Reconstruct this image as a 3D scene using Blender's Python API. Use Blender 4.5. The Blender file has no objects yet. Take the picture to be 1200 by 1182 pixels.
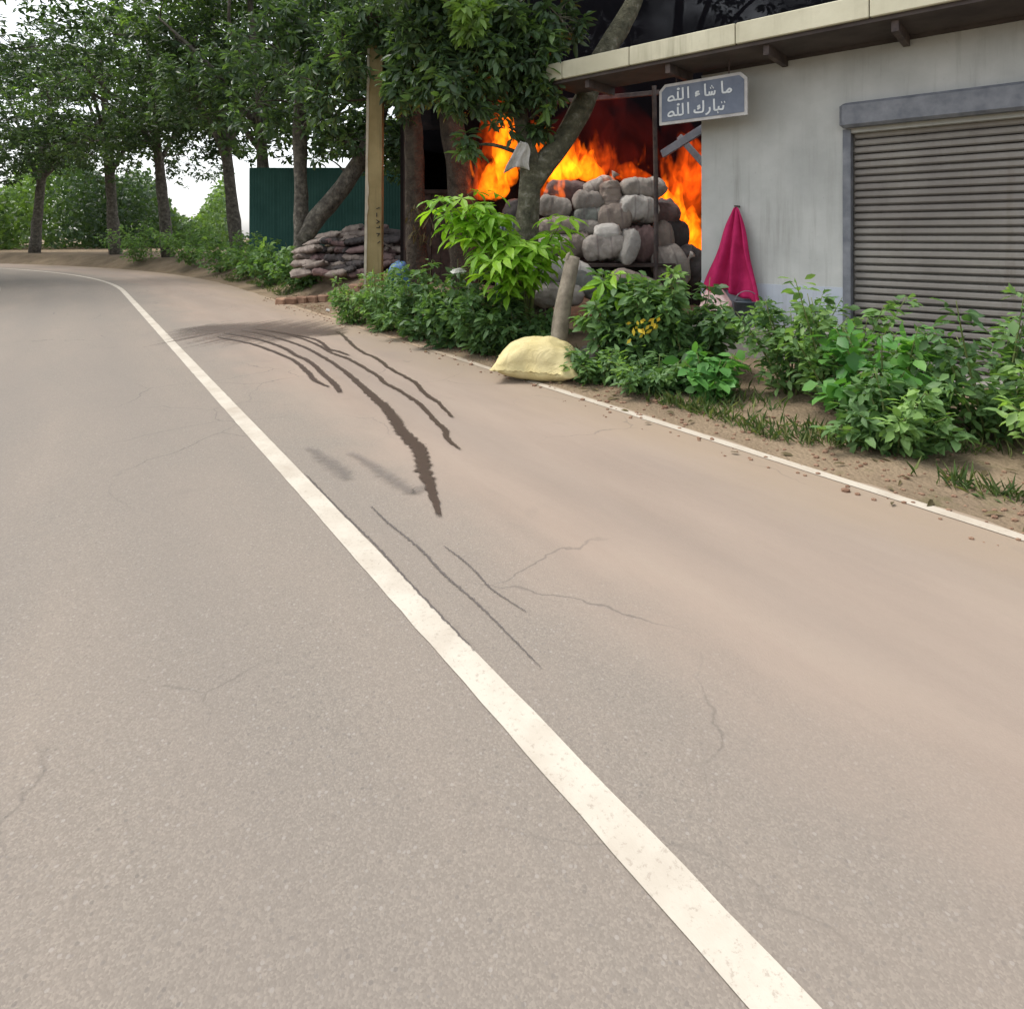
import bpy, math, random
import numpy as np
from mathutils import Vector, Matrix, noise as mnoise

random.seed(7)
RNG = np.random.default_rng(7)
R = math.radians
SC = bpy.context.scene
COL = SC.collection

# ---------------------------------------------------------------- camera
F = 740.0 / 1200.0                       # focal length in picture widths
CAM_H = 1.5
cam_data = bpy.data.cameras.new('camera')
cam_data.sensor_fit = 'HORIZONTAL'
cam_data.sensor_width = 36.0
cam_data.lens = 36.0 * F
cam_data.shift_y = -(591 - 277) / 1200.0
cam_data.clip_start = 0.05
cam_data.clip_end = 2000
cam = bpy.data.objects.new('camera', cam_data)
cam.location = (0, 0, CAM_H)
cam.rotation_euler = (R(90), 0, 0)
COL.objects.link(cam)
SC.camera = cam

# ---------------------------------------------------------------- sky, sun, exposure
SUN_EL, SUN_AZ = R(62), R(285)           # azimuth clockwise from +Y: from the left
world = bpy.data.worlds.new('World')
SC.world = world
world.use_nodes = True
wn = world.node_tree
wn.nodes.clear()
sky = wn.nodes.new('ShaderNodeTexSky')
sky.sky_type = 'NISHITA'
sky.sun_disc = False
sky.sun_elevation = SUN_EL
sky.sun_rotation = SUN_AZ
sky.air_density = 1.0
sky.dust_density = 2.0
sky.ozone_density = 1.0
hs = wn.nodes.new('ShaderNodeHueSaturation')
hs.inputs['Saturation'].default_value = 0.22     # overcast: the whole sky is paler
bg = wn.nodes.new('ShaderNodeBackground')
bg.inputs['Strength'].default_value = 0.15
wo = wn.nodes.new('ShaderNodeOutputWorld')
wn.links.new(sky.outputs[0], hs.inputs['Color'])
wn.links.new(hs.outputs[0], bg.inputs['Color'])
wn.links.new(bg.outputs[0], wo.inputs['Surface'])

sun_data = bpy.data.lights.new('sun', 'SUN')
sun_data.energy = 1.5
sun_data.angle = R(25)
sun_data.color = (1.0, 0.94, 0.86)
sun = bpy.data.objects.new('sun', sun_data)
to_sun = Vector((math.sin(SUN_AZ) * math.cos(SUN_EL), math.cos(SUN_AZ) * math.cos(SUN_EL), math.sin(SUN_EL)))
sun.rotation_euler = to_sun.to_track_quat('Z', 'Y').to_euler()
sun.location = (-9, 2, 14)
COL.objects.link(sun)

SC.view_settings.view_transform = 'Standard'
SC.view_settings.look = 'None'
SC.view_settings.gamma = 1.0
SC.view_settings.exposure = 1.08
SC.render.engine = 'CYCLES'
SC.cycles.use_denoising = True
SC.cycles.max_bounces = 6
SC.cycles.volume_bounces = 0
SC.cycles.volume_step_rate = 0.6
SC.cycles.volume_max_steps = 128

# ---------------------------------------------------------------- frames of reference
DS = np.array([-0.571, 0.821])           # along the road
DN = np.array([0.821, 0.571])            # across it, away from the camera
S_BEND, R_BEND = 20.0, 42.0

def road_xy(s, n):
    """point at arc length s and offset n; straight, then bending away to the left"""
    s = np.asarray(s, float); n = np.asarray(n, float)
    s, n = np.broadcast_arrays(s, n)
    a = np.maximum(s - S_BEND, 0) / R_BEND
    s0 = np.minimum(s, S_BEND)
    rad = R_BEND + n
    ls = s0 + rad * np.sin(a)
    ln = n - rad * (1 - np.cos(a))
    x = DS[0] * ls + DN[0] * ln
    y = DS[1] * ls + DN[1] * ln
    return x, y

def xy_sn(x, y):
    ls = DS[0] * x + DS[1] * y
    ln = DN[0] * x + DN[1] * y
    if ls <= S_BEND:
        return ls, ln
    dx, dn = ls - S_BEND, ln + R_BEND
    rad = math.hypot(dx, dn)
    return S_BEND + R_BEND * math.atan2(dx, dn), rad - R_BEND

def sstep(a, b, x):
    t = min(1, max(0, (x - a) / (b - a)))
    return t * t * (3 - 2 * t)

def nz(x, y, z=0.0):
    return mnoise.noise(Vector((x, y, z)))

def height_sn(s, n):
    bank = 0.55 * sstep(4.35, 6.0, n) * sstep(8.0, 13.0, s)
    bank += 0.10 * sstep(4.6, 6.0, n) * (1 - sstep(8.0, 13.0, s))
    rough = 0.05 * nz(s * 1.3, n * 1.3) + 0.018 * nz(s * 5, n * 5, 3)
    k = sstep(3.98, 4.4, n)
    edge = 0.014 * sstep(3.86, 4.05, n + 0.10 * nz(s * 1.1, 0, 7) + 0.05 * nz(s * 4, 1, 2))
    near = 0.10 * sstep(1.8, 3.0, -n)
    return edge - 0.006 + k * (rough * 0.6 + 0.02) + bank + near

def ground_z(x, y):
    return height_sn(*xy_sn(x, y))

def P(px, py, Y):
    """world point seen at photo pixel (px, py) at distance Y"""
    return Vector(((px - 600) / 740.0 * Y, Y, CAM_H - (py - 277) / 740.0 * Y))

def PG(px, py):
    Y = 740.0 * CAM_H / (py - 277.0)
    return Vector(((px - 600) / 740.0 * Y, Y, 0))

# ---------------------------------------------------------------- materials
MATS = {}

def new_mat(name):
    m = bpy.data.materials.new(name)
    m.use_nodes = True
    nt = m.node_tree
    for n in list(nt.nodes):
        if n.type != 'OUTPUT_MATERIAL':
            nt.nodes.remove(n)
    out = [n for n in nt.nodes if n.type == 'OUTPUT_MATERIAL'][0]
    MATS[name] = m
    return m, nt, out

def nd(nt, t, **kw):
    n = nt.nodes.new(t)
    for k, v in kw.items():
        if k in n.inputs:
            n.inputs[k].default_value = v
        else:
            setattr(n, k, v)
    return n

def ramp(nt, fac, stops):
    r = nt.nodes.new('ShaderNodeValToRGB')
    e = r.color_ramp.elements
    while len(e) < len(stops):
        e.new(0.5)
    for i, (p, c) in enumerate(stops):
        e[i].position = p
        e[i].color = (c[0], c[1], c[2], 1) if len(c) == 3 else c
    nt.links.new(fac, r.inputs['Fac'])
    return r.outputs['Color']

def noise_tex(nt, vec, scale, detail=4, rough=0.55, dist=0.0):
    n = nt.nodes.new('ShaderNodeTexNoise')
    n.inputs['Scale'].default_value = scale
    n.inputs['Detail'].default_value = detail
    n.inputs['Roughness'].default_value = rough
    n.inputs['Distortion'].default_value = dist
    if vec is not None:
        nt.links.new(vec, n.inputs['Vector'])
    return n.outputs['Fac']

def mixc(nt, fac, a, b, mode='MIX'):
    m = nt.nodes.new('ShaderNodeMix')
    m.data_type = 'RGBA'
    m.blend_type = mode
    for sock, v in ((m.inputs[0], fac), (m.inputs[6], a), (m.inputs[7], b)):
        if isinstance(v, (int, float)):
            sock.default_value = v
        elif isinstance(v, tuple):
            sock.default_value = (v[0], v[1], v[2], 1)
        else:
            nt.links.new(v, sock)
    return m.outputs[2]

def mathn(nt, op, a, b=0.0, clamp=False):
    m = nt.nodes.new('ShaderNodeMath')
    m.operation = op
    m.use_clamp = clamp
    for i, v in enumerate((a, b)):
        if isinstance(v, (int, float)):
            m.inputs[i].default_value = v
        else:
            nt.links.new(v, m.inputs[i])
    return m.outputs[0]

def bump(nt, h, strength=0.3, dist=0.01):
    b = nt.nodes.new('ShaderNodeBump')
    b.inputs['Strength'].default_value = strength
    b.inputs['Distance'].default_value = dist
    nt.links.new(h, b.inputs['Height'])
    return b.outputs['Normal']

def principled(nt, out, color, rough=0.8, normal=None, spec=0.3, metal=0.0):
    p = nt.nodes.new('ShaderNodeBsdfPrincipled')
    p.inputs['Specular IOR Level'].default_value = spec
    p.inputs['Metallic'].default_value = metal
    for k, v in (('Base Color', color), ('Roughness', rough)):
        if isinstance(v, tuple):
            p.inputs[k].default_value = (v[0], v[1], v[2], 1)
        elif isinstance(v, (int, float)):
            p.inputs[k].default_value = v
        else:
            nt.links.new(v, p.inputs[k])
    if normal is not None:
        nt.links.new(normal, p.inputs['Normal'])
    nt.links.new(p.outputs[0], out.inputs['Surface'])
    return p

def coords(nt, kind='Object'):
    return nt.nodes.new('ShaderNodeTexCoord').outputs[kind]

def world_pos(nt):
    return nt.nodes.new('ShaderNodeNewGeometry').outputs['Position']

def simple(name, c1, c2, scale=6.0, rough=0.85, bscale=40.0, bstr=0.3, bdist=0.01, spec=0.25, c3=None, metal=0.0, rnd=0.0):
    """two (or three) toned, noise-driven surface with fine relief"""
    m, nt, out = new_mat(name)
    v = coords(nt)
    if rnd:
        oi = nt.nodes.new('ShaderNodeObjectInfo')
        va = nt.nodes.new('ShaderNodeVectorMath'); va.operation = 'ADD'
        cx = nt.nodes.new('ShaderNodeCombineXYZ')
        nt.links.new(mathn(nt, 'MULTIPLY', oi.outputs['Random'], 50.0), cx.inputs[0])
        nt.links.new(v, va.inputs[0]); nt.links.new(cx.outputs[0], va.inputs[1])
        v = va.outputs[0]
    a = noise_tex(nt, v, scale, 6, 0.6)
    stops = [(0.35, c1), (0.68, c2)]
    if c3:
        stops = [(0.3, c1), (0.55, c2), (0.72, c3)]
    c = ramp(nt, a, stops)
    if rnd:
        k = mathn(nt, 'ADD', mathn(nt, 'MULTIPLY', oi.outputs['Random'], 2 * rnd), 1 - rnd)
        c = mixc(nt, 1.0, c, k, 'MULTIPLY')
    h = noise_tex(nt, v, bscale, 5, 0.6)
    principled(nt, out, c, rough, bump(nt, h, bstr, bdist), spec, metal)
    return m

def weathered(name, c1, c2, stain, amt, rough=0.9, bstr=0.3, base_dirt=None):
    """painted plaster with rain streaks, grime blotches and chipped spots"""
    m, nt, out = new_mat(name)
    wp = world_pos(nt)
    c = ramp(nt, noise_tex(nt, wp, 1.3, 6, 0.6), [(0.35, c1), (0.68, c2)])
    mp = nt.nodes.new('ShaderNodeMapping'); mp.inputs['Scale'].default_value = (7, 7, 0.45)
    nt.links.new(wp, mp.inputs['Vector'])
    drip = ramp(nt, noise_tex(nt, mp.outputs[0], 1.0, 5, 0.7), [(0.50, (0, 0, 0)), (0.72, (1, 1, 1))])
    big = ramp(nt, noise_tex(nt, wp, 0.8, 4, 0.6), [(0.40, (0.2, 0.2, 0.2)), (0.65, (1, 1, 1))])
    c = mixc(nt, mathn(nt, 'MULTIPLY', mathn(nt, 'MULTIPLY', drip, big), amt), c, stain)
    fine = noise_tex(nt, wp, 22, 6, 0.75)
    spot = ramp(nt, fine, [(0.64, (0, 0, 0)), (0.70, (1, 1, 1))])
    c = mixc(nt, mathn(nt, 'MULTIPLY', spot, 0.35), c, stain)
    if base_dirt:
        sp = nt.nodes.new('ShaderNodeSeparateXYZ'); nt.links.new(wp, sp.inputs[0])
        zz_ = mathn(nt, 'ADD', sp.outputs[2], mathn(nt, 'MULTIPLY', mathn(nt, 'SUBTRACT', noise_tex(nt, wp, 3.0, 5, 0.7), 0.5), 0.7))
        mud = ramp(nt, zz_, [(0.15, (1, 1, 1)), (0.75, (0, 0, 0))])
        c = mixc(nt, mathn(nt, 'MULTIPLY', mud, 0.55), c, base_dirt)
    principled(nt, out, c, rough, bump(nt, fine, bstr, 0.006), 0.25)
    return m

def leaf_mat(name, dark, mid, light, trans=0.35, rough=0.45):
    m, nt, out = new_mat(name)
    at = nt.nodes.new('ShaderNodeAttribute'); at.attribute_name = 'tint'
    c = ramp(nt, at.outputs['Fac'], [(0.0, dark), (0.5, mid), (1.0, light)])
    n = noise_tex(nt, world_pos(nt), 9.0, 3)
    c = mixc(nt, mathn(nt, 'MULTIPLY', n, 0.45), c, (0.05, 0.06, 0.02))
    p = nt.nodes.new('ShaderNodeBsdfPrincipled')
    p.inputs['Roughness'].default_value = rough
    p.inputs['Specular IOR Level'].default_value = 0.35
    nt.links.new(c, p.inputs['Base Color'])
    t = nt.nodes.new('ShaderNodeBsdfTranslucent')
    tc = mixc(nt, 1.0, c, (1.5, 1.6, 0.6), 'MULTIPLY')
    nt.links.new(tc, t.inputs['Color'])
    mx = nt.nodes.new('ShaderNodeMixShader')
    mx.inputs[0].default_value = trans
    nt.links.new(p.outputs[0], mx.inputs[1]); nt.links.new(t.outputs[0], mx.inputs[2])
    nt.links.new(mx.outputs[0], out.inputs['Surface'])
    return m

weathered('concrete_pole', (0.20, 0.155, 0.070), (0.32, 0.26, 0.13), (0.085, 0.075, 0.04), 0.8, 0.92, 0.5)
leaf_mat('mango_leaf', (0.036, 0.074, 0.043), (0.084, 0.151, 0.081), (0.246, 0.403, 0.101), 0.35, 0.38)
leaf_mat('dark_leaf', (0.012, 0.030, 0.018), (0.026, 0.058, 0.032), (0.06, 0.12, 0.05), 0.25)
leaf_mat('shrub_leaf', (0.064, 0.141, 0.057), (0.148, 0.277, 0.103), (0.309, 0.490, 0.141), 0.38, 0.5)
leaf_mat('fresh_leaf', (0.134, 0.310, 0.026), (0.247, 0.496, 0.041), (0.413, 0.640, 0.072), 0.42)
leaf_mat('broad_leaf', (0.06, 0.19, 0.05), (0.12, 0.32, 0.08), (0.22, 0.46, 0.12), 0.38)
leaf_mat('dry_leaf', (0.06, 0.045, 0.025), (0.13, 0.10, 0.055), (0.22, 0.17, 0.09), 0.25, 0.8)
leaf_mat('grass_blade', (0.05, 0.10, 0.03), (0.10, 0.17, 0.05), (0.22, 0.24, 0.09), 0.3, 0.6)

simple('bark_grey', (0.05, 0.045, 0.04), (0.13, 0.12, 0.10), 7, 0.95, 17, 1.0, 0.06, c3=(0.24, 0.22, 0.18))
simple('bark_brown', (0.045, 0.035, 0.028), (0.10, 0.08, 0.06), 6, 0.95, 17, 1.0, 0.06)
simple('bark_moss', (0.055, 0.055, 0.038), (0.125, 0.12, 0.08), 9, 0.95, 17, 1.0, 0.06, c3=(0.27, 0.26, 0.21))
simple('green_stem', (0.10, 0.14, 0.04), (0.17, 0.19, 0.07), 9, 0.7)
simple('pole_edge', (0.357, 0.315, 0.238), (0.493, 0.451, 0.357), 6.0, 0.9, 60, 0.3, 0.006)
simple('stencil_paint', (0.03, 0.03, 0.025), (0.06, 0.055, 0.04), 20, 0.8)
simple('weathered_timber', (0.176, 0.149, 0.115), (0.324, 0.284, 0.223), 9, 0.9, 50, 0.5, 0.01)
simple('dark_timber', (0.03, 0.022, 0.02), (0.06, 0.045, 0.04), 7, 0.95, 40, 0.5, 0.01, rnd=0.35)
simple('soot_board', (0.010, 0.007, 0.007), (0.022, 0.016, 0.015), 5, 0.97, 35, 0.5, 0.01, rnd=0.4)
weathered('white_wall', (0.36, 0.37, 0.355), (0.47, 0.48, 0.46), (0.17, 0.165, 0.145), 0.55)
weathered('blue_dado', (0.34, 0.385, 0.45), (0.44, 0.475, 0.525), (0.20, 0.18, 0.15), 0.4, base_dirt=(0.22, 0.16, 0.11))
weathered('cream_fascia', (0.44, 0.42, 0.31), (0.57, 0.55, 0.42), (0.20, 0.19, 0.13), 0.65, 0.8)
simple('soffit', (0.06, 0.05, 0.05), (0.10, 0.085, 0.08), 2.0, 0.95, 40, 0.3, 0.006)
simple('cement', (0.22, 0.21, 0.19), (0.34, 0.32, 0.29), 3, 0.95, 50, 0.4, 0.006)
simple('steel_grey', (0.10, 0.11, 0.13), (0.19, 0.20, 0.22), 6, 0.55, 60, 0.15, 0.003, 0.5)
simple('steel_rust', (0.05, 0.04, 0.04), (0.11, 0.085, 0.075), 8, 0.7, 60, 0.3, 0.004)
weathered('shutter_steel', (0.19, 0.175, 0.16), (0.27, 0.255, 0.23), (0.12, 0.085, 0.06), 0.6, 0.55, 0.15)
simple('sheet_blue_grey', (0.10, 0.115, 0.14), (0.17, 0.19, 0.22), 4, 0.6, 50, 0.2, 0.004)
simple('green_sheet', (0.016, 0.062, 0.052), (0.030, 0.092, 0.078), 0.8, 0.75, 40, 0.1, 0.003)
simple('sign_slate', (0.104, 0.124, 0.168), (0.152, 0.176, 0.224), 5, 0.6, 60, 0.1, 0.002)
simple('sign_frame', (0.336, 0.328, 0.320), (0.480, 0.472, 0.456), 7, 0.7, 60, 0.2, 0.002)
simple('sign_letter', (0.527, 0.561, 0.578), (0.663, 0.689, 0.697), 12, 0.7)
simple('magenta_cloth', (0.320, 0.010, 0.068), (0.464, 0.020, 0.112), 5, 0.85, 300, 0.2, 0.002)
simple('pink_plastic', (0.527, 0.340, 0.323), (0.680, 0.527, 0.493), 6, 0.5, 30, 0.4, 0.01)
simple('dark_plastic', (0.055, 0.07, 0.085), (0.11, 0.125, 0.14), 5, 0.5)
simple('blue_plastic', (0.040, 0.104, 0.240), (0.080, 0.176, 0.336), 6, 0.5, 30, 0.4, 0.01)
simple('rag', (0.42, 0.40, 0.37), (0.60, 0.58, 0.55), 9, 0.95, 200, 0.3, 0.003)
simple('rock', (0.14, 0.125, 0.115), (0.27, 0.24, 0.21), 5, 0.95, 22, 0.6, 0.02, rnd=0.25)
simple('laterite', (0.20, 0.115, 0.075), (0.34, 0.22, 0.15), 4, 0.97, 25, 0.6, 0.02, rnd=0.25)
simple('yellow_petal', (0.450, 0.330, 0.022), (0.562, 0.435, 0.045), 30, 0.6)
simple('paper_scrap', (0.480, 0.472, 0.448), (0.600, 0.592, 0.568), 9, 0.8)


def sack_mat(name, c1, c2, weave=True, soot=0.5):
    m, nt, out = new_mat(name)
    v = coords(nt)
    oi = nt.nodes.new('ShaderNodeObjectInfo')
    n1 = noise_tex(nt, v, 5, 5)
    c = ramp(nt, n1, [(0.35, c1), (0.68, c2)])
    n2 = noise_tex(nt, world_pos(nt), 3.2, 5, 0.65)
    dirt = ramp(nt, n2, [(0.45, (0, 0, 0)), (0.75, (1, 1, 1))])
    c = mixc(nt, mathn(nt, 'MULTIPLY', dirt, soot), c, (0.06, 0.045, 0.04))
    k = mathn(nt, 'ADD', mathn(nt, 'MULTIPLY', oi.outputs['Random'], 0.5), 0.75)
    c = mixc(nt, 1.0, c, k, 'MULTIPLY')
    # two faded printed bands running round the bag
    sx_ = nt.nodes.new('ShaderNodeSeparateXYZ'); nt.links.new(v, sx_.inputs[0])
    band = mathn(nt, 'ABSOLUTE', mathn(nt, 'SUBTRACT', mathn(nt, 'ABSOLUTE', sx_.outputs[0]), 0.10))
    bm = ramp(nt, band, [(0.010, (1, 1, 1)), (0.016, (0, 0, 0))])
    has = mathn(nt, 'GREATER_THAN', oi.outputs['Random'], 0.55)
    pm = mathn(nt, 'MULTIPLY', mathn(nt, 'MULTIPLY', bm, has), mathn(nt, 'MULTIPLY', n1, 0.7 if soot > .3 else 0.0))
    c = mixc(nt, pm, c, (0.10, 0.07, 0.075))
    w1 = nd(nt, 'ShaderNodeTexWave', Scale=70.0, Distortion=0.6); w1.bands_direction = 'X'
    w2 = nd(nt, 'ShaderNodeTexWave', Scale=70.0, Distortion=0.6); w2.bands_direction = 'Y'
    nt.links.new(v, w1.inputs['Vector']); nt.links.new(v, w2.inputs['Vector'])
    big = mathn(nt, 'MULTIPLY', mathn(nt, 'ABSOLUTE', mathn(nt, 'SUBTRACT', noise_tex(nt, v, 5.5, 5, 0.55, 1.6), 0.5)), 3.0)
    h = mathn(nt, 'ADD', mathn(nt, 'MULTIPLY', mathn(nt, 'ADD', w1.outputs['Fac'], w2.outputs['Fac']), 0.05), big)
    principled(nt, out, c, 0.75, bump(nt, h, 0.5, 0.022), 0.25)
    return m

sack_mat('sack_yellow', (0.440, 0.368, 0.176), (0.528, 0.456, 0.248), soot=0.12)
sack_mat('sack_grey', (0.260, 0.230, 0.204), (0.353, 0.321, 0.289), soot=0.55)
sack_mat('sack_pale', (0.342, 0.321, 0.298), (0.457, 0.434, 0.398), soot=0.5)
sack_mat('sack_brown', (0.208, 0.168, 0.144), (0.290, 0.245, 0.209), soot=0.6)
sack_mat('sack_red', (0.15, 0.095, 0.09), (0.22, 0.15, 0.14), soot=0.6)
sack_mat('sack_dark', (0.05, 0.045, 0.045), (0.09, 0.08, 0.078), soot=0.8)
sack_mat('sack_green', (0.15, 0.16, 0.145), (0.23, 0.24, 0.215), soot=0.6)


def road_material():
    m, nt, out = new_mat('road_asphalt')
    uv = nt.nodes.new('ShaderNodeUVMap'); uv.uv_map = 'sn'
    sep = nt.nodes.new('ShaderNodeSeparateXYZ')
    nt.links.new(uv.outputs[0], sep.inputs[0])
    sN = sep.outputs[1]
    wp = world_pos(nt)
    # stretched along the lane: wheel-borne dust
    mp = nt.nodes.new('ShaderNodeMapping')
    mp.inputs['Scale'].default_value = (0.35, 1.6, 1)
    nt.links.new(uv.outputs[0], mp.inputs['Vector'])
    streak = noise_tex(nt, mp.outputs[0], 1.6, 6, 0.6)
    blotch = noise_tex(nt, wp, 0.9, 6, 0.62)
    fine = noise_tex(nt, wp, 26, 4, 0.7)
    # dust cover: heavy on the far lane, thin near the camera side
    cover = nt.nodes.new('ShaderNodeMapRange')
    cover.interpolation_type = 'SMOOTHSTEP'
    cover.inputs['From Min'].default_value = 1.25
    cover.inputs['From Max'].default_value = 2.2
    cover.inputs['To Min'].default_value = 0.16
    cover.inputs['To Max'].default_value = 0.94
    wob = mathn(nt, 'ADD', sN, mathn(nt, 'MULTIPLY', mathn(nt, 'SUBTRACT', blotch, 0.5), 1.3))
    nt.links.new(wob, cover.inputs['Value'])
    cv = mathn(nt, 'ADD', cover.outputs[0], mathn(nt, 'MULTIPLY', mathn(nt, 'SUBTRACT', streak, 0.5), 0.55), True)
    # aggregate
    vo = nd(nt, 'ShaderNodeTexVoronoi', Scale=190.0)
    nt.links.new(wp, vo.inputs['Vector'])
    sepc = nt.nodes.new('ShaderNodeSeparateColor')
    nt.links.new(vo.outputs['Color'], sepc.inputs[0])
    stone = ramp(nt, sepc.outputs[0], [(0.0, (0.163, 0.145, 0.125)), (0.6, (0.207, 0.185, 0.158)), (1.0, (0.273, 0.243, 0.206))])
    vb = nd(nt, 'ShaderNodeTexVoronoi', Scale=85.0)
    nt.links.new(wp, vb.inputs['Vector'])
    sb_ = nt.nodes.new('ShaderNodeSeparateColor'); nt.links.new(vb.outputs['Color'], sb_.inputs[0])
    chip = mathn(nt, 'MULTIPLY', mathn(nt, 'GREATER_THAN', sb_.outputs[1], 0.86), mathn(nt, 'LESS_THAN', vb.outputs['Distance'], 0.42))
    stone = mixc(nt, mathn(nt, 'MULTIPLY', chip, 0.75), stone, mixc(nt, sb_.outputs[2], (0.10, 0.095, 0.09), (0.34, 0.32, 0.295)))
    asph = mixc(nt, mathn(nt, 'MULTIPLY', blotch, 0.6), stone, (0.202, 0.177, 0.151))
    dust = ramp(nt, streak, [(0.3, (0.264, 0.206, 0.167)), (0.55, (0.297, 0.237, 0.193)), (0.75, (0.309, 0.254, 0.206))])
    dust = mixc(nt, mathn(nt, 'MULTIPLY', fine, 0.35), dust, (0.224, 0.180, 0.144))
    c = mixc(nt, cv, asph, dust)
    # wheel tracks, polished darker
    nn = mathn(nt, 'ADD', sN, mathn(nt, 'MULTIPLY', mathn(nt, 'SUBTRACT', blotch, 0.5), 0.5))
    trk = ramp(nt, mathn(nt, 'DIVIDE', mathn(nt, 'ADD', nn, 2.0), 6.0), [(0.18, (0, 0, 0)), (0.24, (1, 1, 1)), (0.31, (0, 0, 0)), (0.40, (1, 1, 1)), (0.47, (0, 0, 0)), (0.68, (0, 0, 0)), (0.74, (.7, .7, .7)), (0.82, (0, 0, 0))])
    c = mixc(nt, mathn(nt, 'MULTIPLY', trk, mathn(nt, 'MULTIPLY', streak, 0.42)), c, (0.145, 0.135, 0.125))
    # laterite soil washed over the far edge
    soil = nt.nodes.new('ShaderNodeMapRange')
    soil.interpolation_type = 'SMOOTHSTEP'
    soil.inputs['From Min'].default_value = 2.9
    soil.inputs['From Max'].default_value = 4.0
    soil.inputs['To Max'].default_value = 0.75
    nt.links.new(wob, soil.inputs['Value'])
    c = mixc(nt, soil.outputs[0], c, (0.283, 0.220, 0.156))
    wear = noise_tex(nt, mp.outputs[0], 0.55, 4, 0.5)
    c = mixc(nt, mathn(nt, 'MULTIPLY', ramp(nt, wear, [(0.42, (0, 0, 0)), (0.62, (1, 1, 1))]), 0.20), c, (0.17, 0.155, 0.14))
    wv = nt.nodes.new('ShaderNodeVectorMath'); wv.operation = 'ADD'
    nwarp = nt.nodes.new('ShaderNodeTexNoise'); nwarp.inputs['Scale'].default_value = 2.6; nwarp.inputs['Detail'].default_value = 6
    nt.links.new(wp, nwarp.inputs['Vector'])
    sc_ = nt.nodes.new('ShaderNodeVectorMath'); sc_.operation = 'SCALE'; sc_.inputs['Scale'].default_value = 0.32
    nt.links.new(nwarp.outputs['Color'], sc_.inputs[0])
    nt.links.new(wp, wv.inputs[0]); nt.links.new(sc_.outputs[0], wv.inputs[1])
    vc = nd(nt, 'ShaderNodeTexVoronoi', Scale=1.05); vc.feature = 'DISTANCE_TO_EDGE'
    nt.links.new(wv.outputs[0], vc.inputs['Vector'])
    line = ramp(nt, vc.outputs['Distance'], [(0.0, (1, 1, 1)), (0.0075, (0, 0, 0))])
    cm = noise_tex(nt, wp, 0.55, 2, 0.5)
    cmask = mathn(nt, 'MULTIPLY', line, ramp(nt, cm, [(0.50, (0, 0, 0)), (0.60, (1, 1, 1))]))
    c = mixc(nt, mathn(nt, 'MULTIPLY', cmask, 0.6), c, (0.075, 0.07, 0.065))
    # oil drips and old stains
    st = noise_tex(nt, wp, 2.3, 3, 0.5, 0.4)
    stm = ramp(nt, st, [(0.66, (0, 0, 0)), (0.78, (1, 1, 1))])
    c = mixc(nt, mathn(nt, 'MULTIPLY', stm, 0.22), c, (0.12, 0.105, 0.095))
    h = mathn(nt, 'ADD', mathn(nt, 'MULTIPLY', vo.outputs['Distance'], -0.5), noise_tex(nt, wp, 60, 6, 0.75))
    principled(nt, out, c, 0.9, bump(nt, h, 0.28, 0.005), 0.25)
    return m

road_material()


def soil_material():
    m, nt, out = new_mat('soil')
    wp = world_pos(nt)
    a = noise_tex(nt, wp, 1.1, 7, 0.62)
    b = noise_tex(nt, wp, 16, 5, 0.65)
    c = ramp(nt, a, [(0.3, (0.145, 0.111, 0.076)), (0.5, (0.230, 0.174, 0.117)), (0.7, (0.297, 0.230, 0.157))])
    c = mixc(nt, mathn(nt, 'MULTIPLY', b, 0.6), c, (0.15, 0.115, 0.08))
    g = noise_tex(nt, wp, 2.7, 5, 0.7)
    gm = ramp(nt, g, [(0.56, (0, 0, 0)), (0.68, (1, 1, 1))])
    c = mixc(nt, mathn(nt, 'MULTIPLY', gm, 0.5), c, (0.085, 0.09, 0.035))
    vo = nd(nt, 'ShaderNodeTexVoronoi', Scale=38.0)
    nt.links.new(wp, vo.inputs['Vector'])
    h = mathn(nt, 'ADD', b, mathn(nt, 'MULTIPLY', vo.outputs['Distance'], -0.6))
    principled(nt, out, c, 0.97, bump(nt, h, 0.6, 0.03), 0.1)

soil_material()


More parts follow.
